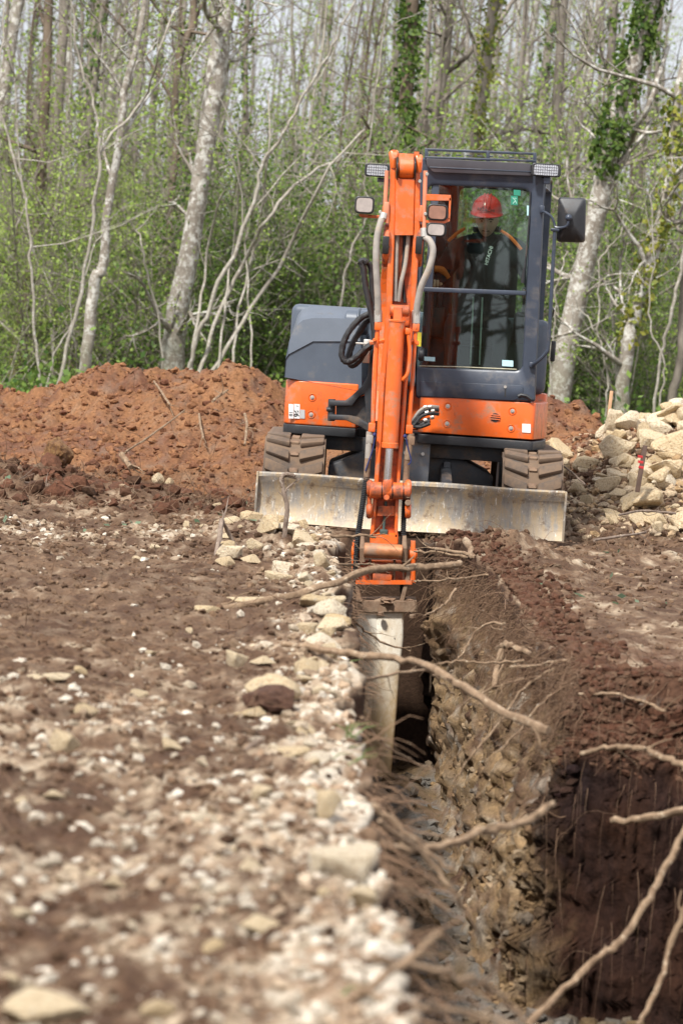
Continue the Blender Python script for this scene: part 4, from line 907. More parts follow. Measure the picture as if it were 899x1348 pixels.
# boom: a box beam that rises behind the arm and comes forward to its top
bp = [P(503, 560, 24.35), P(506, 470, 24.5), P(515, 380, 24.5), P(523, 300, 24.25), P(529, 268, 23.8), P(532, 272, 23.3), P(534, 322, 22.88)]
bp, _r = smooth_path(bp, [0] * len(bp), 4); hw, ht = .075, .115; loops = []
for i, p in enumerate(bp):
    t = (bp[min(i + 1, len(bp) - 1)] - bp[max(i - 1, 0)]).normalized(); x = Vector((1, 0, 0)); n_ = t.cross(x).normalized()
    k = ht * (1.0 if 2 < i < len(bp) - 4 else .75)
    loops.append([p + x * hw + n_ * k, p - x * hw + n_ * k, p - x * hw - n_ * k, p + x * hw - n_ * k])
m = MB(); m.loft(loops, smooth=False); m.build('boom', M_OR, EX)
m = MB(); a, b = P(508, 540, 24.05), P(527, 330, 24.0); m.cyl(a, a.lerp(b, .62), .055, 18, .006); m.build('boom_cylinder', M_OR, EX)
m = MB(); m.cyl(a.lerp(b, .6), b, .028, 12); m.build('boom_cylinder_rod', M_CHR, EX)
m = MB(); a, b = P(531, 219, YA + .10), P(533, 232, 23.9); m.cyl(a.lerp(b, .2), b, .050, 18, .006); m.build('arm_cylinder', M_OR, EX)
# arm: two side plates, a web between them and a cover plate
def rowsp(rows, d, dep): return [(ap(a, v, d), ap(b, v, d), dep) for a, b, v in rows]
m = MB()
m.strip(rowsp([(514.5, 521, 197), (513.5, 521, 240), (512, 520, 300), (510.5, 518.5, 335), (508.5, 516.5, 400), (504.5, 512, 450), (499.5, 506.5, 510), (496, 503, 576), (494, 500, 613), (492.5, 498, 640), (490.7, 495.5, 665), (487.3, 492.3, 707)], 0, .22)); m.build('arm_plate', M_OR, EX)
m = MB()
m.strip(rowsp([(545.5, 552, 199), (545.5, 553, 240), (544.5, 553, 300), (542.5, 551, 335), (540.5, 547, 400), (536.5, 542.5, 450), (531, 536, 510), (526, 531.5, 576), (522.5, 528, 613), (521.5, 526, 640), (520, 524.5, 665), (519, 523.5, 707)], 0, .22)); m.build('arm_plate', M_OR, EX)
m = MB(); m.strip(rowsp([(518, 546, 236), (517.5, 545.5, 300), (516.5, 544, 350), (512, 541, 410), (506, 537, 470), (499, 528, 590), (495, 523, 640), (490, 521, 707)], .07, .10)); m.build('arm_web', M_ORD, EX)
m = MB(); m.strip(rowsp([(520.5, 546, 235), (519.5, 544, 309)], -.012, .05), .004); cov = m.build('arm_cover', M_OR, EX)
for side_ in (-1, 1):                                        # pivot bosses on the boom's tip, greasy
    u = 508.5 if side_ < 0 else 552
    m = MB(); a = ap(u - 4.5, 322, .10); b = ap(u + 4.5, 322.5, .10); m.cyl(a, b, .135, 26, .01); bs = m.build('pivot_boss', M_ORD, EX)
    m = MB(); a = ap(u - 2.5 * 1, 322, -.034); m.box(a + Vector((.008, .0, 0)), (.040, .014, .11), None, .006); m.build('grease', M_GREASE, bs)
    m = MB(); m.box(ap(u + side_ * 2.5, 281, .03), (.028, .10, .10), None, .006); m.build('clamp_lug', M_OR, bs)
m = MB(); a, b = ap(524.5, 220, .02), ap(545.5, 221, .02); m.cyl(a, b, .068, 24, .008); m.strip([(ap(525, 201, -.02), ap(545, 202, -.02), .1), (ap(525, 212, -.03), ap(545.5, 213, -.03), .1)]); ey = m.build('rod_eye', M_OR, EX)
for u in (522.8, 546.2): m = MB(); m.cyl(ap(u - 1.2, 221, .0), ap(u + 1.2, 221, .0), .072, 22, .004); m.build('seal_ring', M_GREASE, ey)
for u0, u1, v in ((514, 524, 206), (547, 556, 212)):
    m = MB(); m.cyl(ap(u0, v, .03), ap(u1, v + .5, .03), .045, 18, .008); m.tube([ap(u0 + 2, v - 6, .02), ap(u0 + 4, v + 2, .0), ap(u0 + 4, v + 14, .01)], [.022, .026, .02], 10); m.build('pin_ear', M_OR, EX)
for u, v in ((552.5, 238), (562, 228.5), (500.5, 278.5), (560, 281)): m = MB(); m.cyl(ap(u, v, -.03), ap(u, v, .02), .011, 8, .002); m.build('fitting', M_BOLT, EX)
# bucket cylinder
m = MB(); a, b = ap(522.8, 421, -.05), ap(513, 590, -.05)
m.cyl(a, b, .0485, 28, .004); m.cyl(a.lerp(b, -.005), a.lerp(b, .018), .053, 28, .004); m.cyl(a.lerp(b, .955), a.lerp(b, 1.0), .052, 28, .004)
bc = m.build('bucket_cylinder', M_OR, EX)
m = MB(); m.cyl(ap(512.8, 588, -.05), ap(509.5, 634, -.05), .026, 18); m.build('cylinder_rod', M_CHR, bc)
m = MB(); m.strip([(ap(518, 404, -.07), ap(530, 404.5, -.07), .06), (ap(517.5, 422, -.08), ap(529, 422, -.08), .07)]); m.cyl(ap(513, 408, -.03), ap(539, 409, -.03), .036, 18, .006); m.build('cylinder_eye', M_ORD, bc)
m = MB(); m.tube([ap(532, 433, -.04), ap(537, 435, -.06), ap(538, 446, -.06), ap(539.5, 462, -.06), ap(538.5, 480, -.06), ap(536, 493, -.06), ap(529.5, 500, -.05)], .0125, 10, sub=3); m.box(ap(537, 436, -.06), (.036, .036, .042), None, .010); m.build('port_pipe', M_OR, bc)
# steel pipes with clamps down both sides
def pipe(pts, blocks, name='hydraulic_pipe'):
    m = MB(); m.tube([ap(*q) for q in pts], .0125, 10)
    for (u, v, d), s_ in blocks: m.box(ap(u, v, d), s_, None, .005)
    return m.build(name, M_OR, EX)
pl_ = pipe([(497, 430, .0), (494.5, 485, .0), (491, 560, .0)], [((497.5, 429, 0), (.042, .045, .05)), ((489.5, 562.5, 0), (.042, .045, .055))])
pr_ = pipe([(547.5, 431, .0), (543.5, 490, .0), (538.7, 562, .0)], [((547.5, 431, 0), (.042, .045, .05)), ((538.7, 565, 0), (.042, .045, .055))])
for par, q0, q1, q2 in ((pl_, (486.5, 451), (506, 448), (493, 447)), (pr_, (536, 450), (551, 451.5), (549.5, 451.5))):
    m = MB(); m.tube([ap(*q0, .01), ap(*q1, .01)], .015, 6); m.cyl(ap(q2[0], q2[1], -.04), ap(q2[0], q2[1], .0), .011, 8, .002); m.build('pipe_clamp', M_OR, par)
M_PINK = plain('faded_orange_pipe', c4(.62, .22, .12), .4, 0, .15, 10, .05)
m = MB(); m.tube([ap(509.5, 224, -.01), ap(506.5, 278, -.01)], .0135, 10); m.box(ap(508.5, 275, .0), (.03, .05, .09), None, .006); m.build('hydraulic_pipe', M_PINK, EX)
m = MB(); m.tube([ap(560, 224, -.01), ap(558.5, 279, -.01), ap(558.5, 300, -.01)], .0135, 10); m.build('hydraulic_pipe', M_PINK, EX)
def hose(pts, r, mat, name='hydraulic_hose', n=10, cuffs=()):
    m = MB(); m.tube([ap(*q) for q in pts], r, n, sub=6); h = m.build(name, mat, EX)
    for a, b in cuffs: m = MB(); m.cyl(ap(*a), ap(*b), r * 1.22, 12, .003); m.build('hose_cuff', M_BOLT, h)
    return h
hose([(505.5, 282, -.01), (501, 292, -.03), (496, 315, -.04), (495, 345, -.04), (497, 385, -.02), (498, 424, -.0)], .021, M_HOSE, cuffs=[((497.8, 408, -.0), (498, 424, -.0)), ((505.5, 280, -.01), (503.5, 288, -.02))])
hose([(558, 302, -.01), (559, 311, -.02), (566, 317, -.04), (570, 330, -.05), (565, 352, -.05), (554, 378, -.03), (548.5, 405, -.01), (547.3, 424, 0)], .021, M_HOSE, cuffs=[((547.6, 408, -.0), (547.3, 426, -.0)), ((558, 300, -.01), (558.5, 312, -.02))])
hose([(523, 306, .04), (521.5, 340, .04), (520, 396, .05)], .014, M_HOSE, name='inner_hose')
hose([(538, 306, .04), (534, 345, .04), (528, 372, .03), (525, 396, .05)], .014, M_HOSE, name='inner_hose')
hose([(532.5, 306, .06), (532, 330, .06), (530, 360, .06), (533, 398, .06)], .010, M_BHOSE, name='inner_hose')
for q0, q1 in (((486.5, 568, .0), (484.5, 604, -.01)), ((541, 570, .0), (536, 606, -.01))):
    m = MB(); m.cyl(ap(*q0), ap(*q1), .021, 12, .003); m.box(ap(q0[0], q0[1] + 10, q0[2]), (.045, .05, .055), None, .006); m.build('hose_coupling', M_RUST if q0[0] > 500 else M_HOSE, EX)
def ribbed(pts, r, name='ribbed_hose'):
    P_, _ = smooth_path([ap(*q) for q in pts], [r] * len(pts), 6); L = [0]
    for a, b in zip(P_, P_[1:]): L.append(L[-1] + (b - a).length)
    n = int(L[-1] / .011); Q, R_ = [], []
    for i in range(n * 4):
        s_ = L[-1] * i / (n * 4 - 1); k = min(max(np.searchsorted(L, s_) - 1, 0), len(P_) - 2); f = (s_ - L[k]) / max(1e-9, L[k + 1] - L[k])
        Q.append(P_[k].lerp(P_[k + 1], f)); R_.append(r * (1.0 if i % 4 < 2 else .80))
    m = MB(); m.tube(Q, R_, 10); return m.build(name, M_BHOSE, EX)
for l in ([ap(484.5, 600, -.01), ap(482, 632, -.02)], [ap(536, 604, -.01), ap(533.5, 645, .02)]): m = MB(); m.tube(l, .019, 10); m.build('hose_coupling', M_RUST, EX)
ribbed([(482.5, 628, -.02), (477, 665, -.03), (472, 700, -.02), (468, 740, .0), (465, 800, .03), (463, 850, .05), (462, 880, .06)], .020)
ribbed([(533.5, 640, .03), (531.5, 680, .05), (530.5, 712, .06), (529.5, 770, .07), (531, 790, .07)], .018)
for q, l in (((497, 577, -.03), [(494, 572), (491, 590), (485, 608), (481, 620)]), ((534, 573, -.03), [(534, 574), (537, 590), (541, 606), (537, 612)])):
    m = MB(); m.tube([ap(a, b, -.04) for a, b in l], .0045, 6, sub=4); m.ball(ap(l[0][0] - 1, l[0][1], -.04), .014, 1); m.build('blue_cord', plain('blue_cord', c4(.01, .02, .10), .5), EX)
# linkage at the arm's foot
m = MB(); m.cyl(ap(486.5, 645, -.03), ap(540.5, 647, -.03), .052, 26, .006); lk = m.build('link_pin_tube', M_ORD, EX)
for u in (502.5, 516.5, 531): m = MB(); m.cyl(ap(u - .7, 645.5 + (u - 486) * .03, -.03), ap(u + .7, 645.5 + (u - 486) * .03, -.03), .054, 26); m.build('seal_ring', M_GREASE, lk)
m = MB(); m.cyl(ap(509, 655, -.085), ap(508.5, 656, -.03), .018, 12, .004); m.box(ap(510, 640, -.06), (.06, .05, .09), None, .02); m.build('grease_nipple', M_ORD, lk)
for u, c_ in ((486, M_ORD), (537, M_OR)):
    m = MB(); m.strip([(ap(u - 2.6, 634, -.02), ap(u + 2.6, 634, -.02), .09), (ap(u - 3, 660, -.03), ap(u + 3, 660, -.03), .10), (ap(u - 3, 680, -.02), ap(u + 3, 680, -.02), .09)], .012)
    m.cyl(ap(u - 4, 672, .0), ap(u + 4, 672, .0), .05, 18, .01); m.cyl(ap(u - 3.5, 642, -.02), ap(u + 4.5, 642, -.02), .05, 18, .01); lb = m.build('side_link', c_, EX)
    if u > 500:
        for v in (652, 662): m = MB(); m.cyl(ap(u, v, -.07), ap(u, v, -.02), .020, 8, .004); m.build('bolt', M_RUST, lb)
m = MB(); m.strip(rowsp([(497, 520, 666), (496, 520, 679)], .01, .05)); m.build('cross_plate', M_ORD, EX)
m = MB(); m.box(ap(505, 700, .03), (.05, .05, .03), None, .006); m.tube([ap(508, 660, .03), ap(506, 680, .04), ap(505, 698, .03)], .009, 8); m.build('hose_joint', plain('dark_green_joint', c4(.05, .075, .065), .5), EX)
m = MB(); m.cyl(ap(487, 712, .06), ap(524, 713.5, .06), .055, 24, .006); m.strip(rowsp([(487, 524, 704), (487, 524, 716)], .0, .08)); m.build('arm_foot', M_OR, EX)
# bracket that holds the hammer
hb = MB(); hb.cyl(ap(479, 724, -.05), ap(530, 727, -.05), .046, 24, .006); hp = hb.build('bracket_tube', plain('rubbed_orange_steel', c4(.42, .17, .07), .5, .3, .4, 14, .3, 60, c4(.30, .24, .18), .5), EX)
for u, k in ((477.5, -1), (533, 1)):
    m = MB(); m.strip([(ap(u - 3, 706, -.04), ap(u + 2, 706, -.04), .12), (ap(u - 4, 722, -.07), ap(u + 3, 722, -.07), .2), (ap(u - 4, 740, -.06), ap(u + 3, 740, -.06), .2)], .005); m.build('bracket_ear', M_RUST, hp)
for u0, u1, v in ((462.5, 474, 727), (537, 549, 730.5)):
    m = MB(); m.cyl(ap(u0, v, .03), ap(u1, v + .6, .03), .045, 20, .010); m.build('pin_head', M_OR, hp)
for a, b in ((464, 470), (541, 547)):
    m = MB(); m.strip([(ap(a, 713, .0), ap(b, 713, .0), .16), (ap(a - 1, 735, -.01), ap(b, 735, -.01), .20), (ap(a - 1, 765, .0), ap(b, 768, .0), .2)], .006)
    m.build('bracket_cheek', M_OR, EX)
m = MB(); m.strip(rowsp([(470, 541, 738), (470, 541, 767)], .05, .10)); m.box(ap(503, 760, .03), (.12, .08, .05), None, .008); cx = m.build('coupler', M_ORD, EX)
m = MB(); m.box(ap(496, 745, .02), (.12, .05, .03), None, .006); m.build('coupler_plate', M_OR, cx)
for u in (487, 519, 531): m = MB(); m.strip(rowsp([(u - 1.6, u + 1.6, 737), (u - 1.6, u + 1.6, 766)], .02, .06), .003); m.build('coupler_rib', M_RUST, cx)
m = MB(); m.strip(rowsp([(468, 543, 764), (468, 543, 769.5)], -.01, .22)); m.build('coupler_base', M_OR, cx)
for l in ([(542, 722), (539, 750), (535, 768), (529, 792)], [(465, 735), (466, 760), (470, 775), (474, 792)]):
    m = MB(); w_ = 3.0; m.strip([(ap(u - w_, v, .0), ap(u + w_, v, .0), .20) for u, v in l], .004); m.build('bracket_strut', M_RUST, EX)
m = MB(); m.strip(rowsp([(460, 548.5, 792), (460.5, 549.5, 805.5)], -.07, .42), .012); fl = m.build('hammer_flange', M_RUST, EX)
for u, v in ((501, 808.5), (468, 808), (543, 812)): m = MB(); m.cyl(ap(u, v - 3, -.09), ap(u, v + 2.5, -.09), .020, 6, .004); m.build('bolt', M_RUST, fl)
for u, s_ in ((472, .04), (508, .055), (541, .03)):
    b_ = MB(); b_.ball((0, 0, 0), 1, 3); q = ap(u, 791, -.02); b_.v = [q + Vector((v.x * s_, v.y * s_ * 1.4, v.z * s_ * .35)) * (1 + .5 * float(N1.fbm(v.x * 2 + u, v.y * 2, v.z * 2, 3))) for v in b_.v]; b_.build('mud_cake', M_RUST, fl)
rows = [(468, 532, 806), (467, 531.5, 840), (465, 526, 890), (463, 523, 930), (460, 518, 985), (458, 514.5, 1025)]
loops = []
for a, b, v in rows:
    d = -.04; A_, B_ = ap(a, v, d), ap(b, v, d); D = Vector((0, .34, 0)); x = (B_ - A_).normalized(); y = Vector((0, 1, 0)); e = .018
    loops.append([A_ + y * e, A_ + x * e * .35 + y * e * .35, A_ + x * e, A_.lerp(B_, .42), A_.lerp(B_, .445) + y * .004, A_.lerp(B_, .47), B_ - x * e, B_ - x * e * .35 + y * e * .35, B_ + y * e, B_ + D - y * e, B_ + D - x * e, A_ + D + x * e, A_ + D - y * e])
m = MB(); m.loft(loops); m.build('hammer_housing', M_HAM, EX)
m = MB(); m.cyl(ap(486, 1022, .12), ap(484, 1050, .12), .055, 16, .01); m.build('hammer_chisel', M_RUST, EX)
# lamps on the arm
def lampa(*a, **k): return lamp(*a, fr=lambda u, v, y: P(u, v, y), M=Matrix.Identity(4), **k)
la = lampa(467.5, 257, 492, 281.5, YA - .02, 'arm_lamp', M_DUSTY, rad=.03)
m = MB(); m.tube([ap(475, 283.5, .03), ap(490, 284.5, .03), ap(503, 285, .02)], .010, 6); m.box(ap(479, 283, .03), (.06, .04, .015), None, .004); m.build('lamp_bracket', M_ORD, la)
lb = lampa(563, 267.5, 588.5, 290.5, YA - .04, 'arm_lamp', M_AMBER, rad=.03); lc_ = lampa(561.5, 292, 586.5, 311.5, YA - .04, 'arm_lamp', M_DUSTY, rad=.03)
m = MB(); q = [ap(558, 254.5, -.02), ap(593.5, 256, -.02), ap(593.5, 263.5, -.02), ap(558, 263, -.02)]; m.loft([q, [p + Vector((0, .10, 0)) for p in q]], smooth=False)
q = [ap(591.5, 260, -.02), ap(594, 260, -.02), ap(592.2, 288, -.02), ap(589.8, 288, -.02)]; m.loft([q, [p + Vector((0, .10, 0)) for p in q]], smooth=False)
q = [ap(560, 289.5, -.02), ap(591.8, 286.5, -.02), ap(592, 290.5, -.02), ap(585, 293.5, -.02), ap(560, 292.5, -.02)]; m.loft([q, [p + Vector((0, .10, 0)) for p in q]], smooth=False)
m.build('lamp_guard', M_OR, EX)
# black hoses looping out of the swing post, hose cluster on the other side
def bh(pts, r, y, name='boom_hose', mat=None):
    m = MB(UM); m.tube([up(u, v, y) for u, v in pts], r, 10, sub=6, wob=.10, seed=len(pts)); return m.build(name, mat or M_BHOSE, EX)
bh([(496, 404), (487, 412), (474, 419), (460, 435), (452, 452), (450, 468), (456, 476), (466, 472), (482, 458), (494, 450)], .021, -.98)
bh([(496, 413), (484, 421), (472, 438), (462, 458), (459, 474), (464, 481), (473, 474), (484, 459), (496, 452)], .021, -.92)
bh([(474, 344), (478, 352), (481, 375), (486, 400), (492, 430), (494, 460)], .021, -1.0)
bh([(484, 346), (488, 352), (490, 372), (491, 400), (494, 430)], .020, -.96)
bh([(474, 346), (478, 343), (483, 346)], .024, -1.0)
m = MB(UM); m.box(up(483, 462, -.9), (.05, .06, .16), None, .008); m.box(up(478, 452, -.95), (.10, .02, .012), None, .003); m.build('hose_clamp', M_BOLT, EX)
for k, (d1, d2) in enumerate(((0, 0), (4, 7), (9, 15))):
    bh([(578, 536 + d1), (566, 535 + d1), (555, 539 + d1), (547, 548 + d2 * .6), (544, 556 + d2 * .3), (553, 556 + d2 * .4), (566, 551 + d2 * .4)], .012, -.86 - .015 * k, 'hose_bend', M_BHOSE if k else M_HOSE)
for u, v in ((560, 536), (566, 535.5), (562, 543), (570, 541), (560, 553), (569, 549)):
    m = MB(UM); c = up(u, v, -.885); m.cyl((c.x - .012, c.y, c.z - .003), (c.x + .012, c.y, c.z + .003), .015, 10, .002); m.build('hose_ferrule', M_BOLT, EX)
m = MB(UM); m.cyl(up(551, 466, -.86), up(558.5, 467, -.86), .044, 18, .008); m.build('horn', M_BLK, EX)
m = MB(); q = [P(549, 437, 24.5), P(555, 437.5, 24.5), P(554, 456, 24.5), P(548, 455, 24.5)]; m.loft([q, [p + Vector((0, .006, 0)) for p in q]], smooth=False); m.build('sticker', M_YEL, EX)
# ------------------------------------------------------------------ the operator in the cab
M_SKIN = plain('skin', c4(.58, .34, .24), .5, 0, .1, 10, .05)
M_JKT = plain('navy_jacket_cloth', c4(.009, .012, .017), .85, 0, .3, 20, .4, 40)
M_HAT = plain('red_helmet', c4(.62, .03, .022), .28, 0, .1, 6, .02, 60, c4(.5, .35, .3), .15, 12)
M_PIPE = plain('orange_piping', c4(.75, .17, .03), .7, 0, .1, 10, .1)
def build_person():
    q = lambda u, v, y: up(u, v, y)
    J, E_, R_ = [], [], []
    def j(p, r, par=None, r2=None):
        J.append(Vector(p)); R_.append((r, r2 or r)); 
        if par is not None: E_.append((par, len(J) - 1))
        return len(J) - 1
    pel = j((xs_, .16, zB + .53), .15, None, .13); sp = j((xs_, .14, zB + .72), .135, pel, .12); ch = j(q(641, 352, .10), .18, sp, .14); ub = j(q(641, 327, .08), .17, ch, .115); nk = j(q(641, 309, .05), .055, ub); j(q(641, 297, .03), .052, nk)
    hands = []
    for s_, sh_, el, wr in ((-1, q(602, 326, .07), q(579, 366, .02), q(573, 371, -.13)), (1, q(682, 328, .07), q(702, 372, .04), q(697, 383, -.12))):
        a = j(sh_, .098, ub); b = j(sh_.lerp(el, .5), .078, a); c_ = j(el, .066, b); d = j(el.lerp(wr, .6), .045, c_); e = j(wr, .034, d); hands.append((s_, wr, el))
        th_ = j((xs_ + s_ * .11, .10, zB + .50), .105, pel); kn = j((xs_ + s_ * .17, -.24, zB + .50), .075, th_); ca = j((xs_ + s_ * .165, -.34, zB + .28), .058, kn); an = j((xs_ + s_ * .16, -.40, zB + .10), .045, ca); j((xs_ + s_ * .165, -.56, zB + .065), .04, an)
    me = bpy.data.meshes.new('body'); me.from_pydata([UM @ v for v in J], E_, []); o = bpy.data.objects.new('body', me); COL.objects.link(o)
    sk = o.modifiers.new('s', 'SKIN'); sb = o.modifiers.new('d', 'SUBSURF'); sb.levels = sb.render_levels = 2
    for i, sv in enumerate(me.skin_vertices[0].data): sv.radius = R_[i]; sv.use_root = (i == 0)
    dg = bpy.context.evaluated_depsgraph_get(); dg.update(); m2 = bpy.data.meshes.new_from_object(o.evaluated_get(dg)); bpy.data.objects.remove(o)
    b = MB(); b.add([v.co.copy() for v in m2.vertices], [list(p.vertices) for p in m2.polygons]); b.slot = 1
    # head: a sculpted ellipsoid with brow, nose, lips, chin and ears
    hc = q(641, 289, .0); hb = bmesh.new(); bmesh.ops.create_uvsphere(hb, u_segments=36, v_segments=28, radius=1)
    tilt = Matrix.Rotation(.22, 3, 'X')
    for v in hb.verts:
        x, y, z = v.co; g = lambda cx, cz, rx, rz: math.exp(-((x - cx) / rx) ** 2 - ((z - cz) / rz) ** 2) * (1 if y < 0 else 0)
        k = 1 - .22 * max(0, -z) ** 1.5
        d = .20 * g(0, -.16, .13, .20) * (1.15 - z) + .06 * g(0, -.52, .28, .09) + .05 * g(0, -.80, .25, .14) + .05 * g(0, .16, .6, .09) - .07 * g(.33, .02, .16, .09) - .07 * g(-.33, .02, .16, .09) - .03 * g(0, -.60, .3, .03)
        ear = .16 * math.exp(-((abs(x) - 1) / .12) ** 2 - ((z + .08) / .22) ** 2 - ((y - .1) / .16) ** 2)
        v.co = tilt @ Vector((x * .074 * k * (1 + ear), (y - d) * .094, z * .118)) + hc
    hb.transform(UM); b.bm(hb)
    b.slot = 2; M_ = b.M; b.M = UM
    for s_ in (-1, 1):
        b.ball(hc + tilt @ Vector((s_ * .030, -.080, .006)), (.011, .010, .006), 1); b.tube([hc + tilt @ Vector((s_ * x, -.088, .024 - abs(x - .03) * .2)) for x in (.014, .03, .048)], .005, 6)
    b.tube([hc + tilt @ Vector((x, -.083 + abs(x) * .25, -.062)) for x in (-.024, -.01, .01, .024)], .0045, 6); b.slot = 1; b.M = M_
    for s_, wr, el in hands:
        dr = (wr - el).normalized(); pc = wr + dr * .045 + Vector((0, -.01, .0)); M_ = b.M; b.M = UM
        b.ball(pc, (.040, .050, .026), 2)
        for k in range(4):
            f0 = pc + Vector((s_ * -.030 + s_ * .019 * k, -.035, .012)); L = (.040, .046, .043, .034)[k]
            b.tube([f0, f0 + Vector((0, -L * .8, .004)), f0 + Vector((0, -L * 1.2, -L * .6)), f0 + Vector((0, -L * .8, -L * 1.2))], [.0095, .009, .008, .006], 8, sub=3)
        t0 = pc + Vector((-s_ * .034, .0, .0)); b.tube([pc, t0, t0 + Vector((-s_ * .018, -.03, -.002)), t0 + Vector((-s_ * .010, -.055, -.012))], [.012, .0115, .0105, .007], 8, sub=3)
        b.M = M_
    base = UM @ Vector((xs_, .0, zB)); p = b.build('person', [M_JKT, M_SKIN, plain('brow_and_lip', c4(.10, .045, .035), .6)], at=base, sharp=False)
    tag(p, 'operator in dark jacket and red hard hat seated at the levers in the cab', 'person')
    b = MB(UM); hh = q(641, 276, .0); T = Matrix.Translation(hh) @ Matrix.Rotation(.20, 4, 'X'); loops = []
    def lp(rx, ry, z, fy=0.0): return [T @ Vector((rx * math.cos(a), ry * math.sin(a) - (fy if math.sin(a) < 0 else 0) * abs(math.sin(a)) ** 2, z)) for a in np.linspace(0, 2 * math.pi, 36, endpoint=False)]
    for t in np.linspace(.02, 1, 10): loops.append(lp(.104 * math.sin(t * math.pi / 2), .128 * math.sin(t * math.pi / 2), .108 * math.cos(t * math.pi / 2)))
    loops += [lp(.108, .132, -.012, .012), lp(.114, .138, -.022, .042), lp(.112, .136, -.028, .040), lp(.100, .122, -.020, .0)]
    b.loft(loops, caps=True); 
    for k in (-1, 0, 1): b.tube([T @ Vector((k * .022, -.128 * math.sin(t), .110 * math.cos(t) + .001)) for t in np.linspace(-1.2, 1.2, 14)], .006, 6)
    hat = b.build('hard_hat', M_HAT, p)
    text(hat, 'HITACHI', T @ Vector((.0, -.134, .022)), .030, UM @ Matrix.Identity(4), M_INK, -.07, .0008, bold=.0006)
    b = MB(UM); b.tube([q(641 + dx, 300 + abs(dx) * .1, .11 - abs(dx) * .0035) for dx in (-17, -9, 0, 9, 17)], .02, 8); b.build('hair', plain('dark_hair', c4(.03, .02, .015), .7), p)
    for l in ([(612, 300), (601, 307), (590, 317)], [(659, 303), (672, 312), (686, 328)]):
        b = MB(UM); b.tube([q(u, v, -.035) for u, v in l], [.010, .013, .012], 6, sub=3); b.build('piping', M_PIPE, p)
    b = MB(UM); b.tube([q(570, 353, -.07), q(582, 355, -.05), q(590, 365, -.02)], [.02, .025, .018], 8, sub=3); b.build('cuff', M_PIPE, p)
    b = MB(UM); b.tube([q(622, 307, -.03), q(634, 322, -.06), q(638, 372, -.06)], .006, 6, sub=4); b.tube([q(660, 307, -.03), q(648, 322, -.06)], .006, 6); b.build('collar', M_JKT, p)
    text(p, 'HITACHI', q(643.5, 336, -.10), .034, UM, M_STICK, math.radians(77), .0008, bold=.0008)
    return p
build_person()
# ------------------------------------------------------------------ stones, clods, roots, stakes
def stone_material():
    t = NT('limestone'); oi = t.n('ShaderNodeObjectInfo'); v = t.coords()
    n = t.noise(5, 6, v, .65)
    base = t.ramp(oi.outputs['Random'], [(0, c4(.56, .42, .235)), (.35, c4(.66, .54, .36)), (.7, c4(.60, .47, .29)), (1, c4(.72, .63, .48))])
    c = t.mix(t.ramp(n, [(.57, 0.0), (.68, .6)]), base, c4(.48, .45, .40))
    c = t.mix(t.ramp(t.noise(9, 6, v, .7), [(.50, 0.0), (.62, .75)]), c, c4(.36, .225, .12))
    return t.set(c, .9, 0, t.bump(t.noise(11, 7, v, .7), .7, .06), Specular_IOR_Level=.2)
M_STONE = stone_material()
M_CLOD = NT('soil_clod'); _t = M_CLOD; M_CLOD = _t.set(_t.ramp(_t.noise(8, 6, None, .7), [(.3, c4(.12, .055, .034)), (.7, c4(.27, .135, .080))]), .97, 0, _t.bump(_t.noise(14, 7, None, .75), 1.0, .06))
M_ORCL = NT('orange_clay_clod'); _t = M_ORCL; M_ORCL = _t.set(_t.ramp(_t.noise(5, 7, None, .7), [(.35, c4(.13, .055, .025)), (.55, c4(.34, .17, .06)), (.7, c4(.46, .30, .13))]), .97, 0, _t.bump(_t.noise(9, 7, None, .75), 1.0, .06))
def stone_mesh(seed, flat=.7, n=15, rough=.05, name='stone', mat=None, cuts=2):
    r = np.random.RandomState(seed); b = bmesh.new()
    for _ in range(n):
        d = r.normal(size=3); d /= np.linalg.norm(d); b.verts.new(Vector(d * r.uniform(.8, 1.05) * np.array([1, r.uniform(.75, 1), flat])))
    h = bmesh.ops.convex_hull(b, input=b.verts); bmesh.ops.delete(b, geom=[g for g in h['geom_interior'] if isinstance(g, bmesh.types.BMVert)], context='VERTS')
    bmesh.ops.dissolve_limit(b, angle_limit=.30, verts=b.verts, edges=b.edges)
    bmesh.ops.bevel(b, geom=list(b.edges), offset=.07, segments=1, affect='EDGES', clamp_overlap=True)
    bmesh.ops.triangulate(b, faces=b.faces)
    bmesh.ops.subdivide_edges(b, edges=b.edges, cuts=cuts, use_grid_fill=True)
    co = np.array([v.co for v in b.verts]); d = N1.fbm(co[:, 0] * 2 + seed, co[:, 1] * 2, co[:, 2] * 2, 4)
    for v, k in zip(b.verts, d): v.co *= 1 + rough * 1.6 * k
    me = bpy.data.meshes.new(name); b.to_mesh(me); b.free(); me.materials.append(mat or M_STONE)
    me.polygons.foreach_set('use_smooth', [True] * len(me.polygons)); me.set_sharp_from_angle(angle=math.radians(24)); return me
SM = [stone_mesh(s, f, n, cuts=1) for s, f, n in ((1, .8, 14), (2, .6, 12), (3, .9, 16), (4, .5, 13), (5, .7, 11), (6, .75, 18), (7, .45, 14), (8, .65, 12), (9, .85, 13), (10, .55, 15))]
RS = np.random.RandomState(5)
def onground(u, v):
    z = 0.0
    for _ in range(8): p = G(u, v, z); z = .5 * z + .5 * surf(p.x, p.y)
    return G(u, v, z)
def put(me, loc, size, label, cat, group=None, name='stone', rot=None, sink=.3):
    o = bpy.data.objects.new(name, me); COL.objects.link(o); s = Vector(size if isinstance(size, (tuple, list)) else (size, size, size))
    o.scale = s; o.rotation_euler = rot or (RS.uniform(-.4, .4), RS.uniform(-.4, .4), RS.uniform(0, 6.28)); o.location = Vector(loc) + Vector((0, 0, s.z * (1 - sink) * .6))
    return tag(o, label, cat, group)
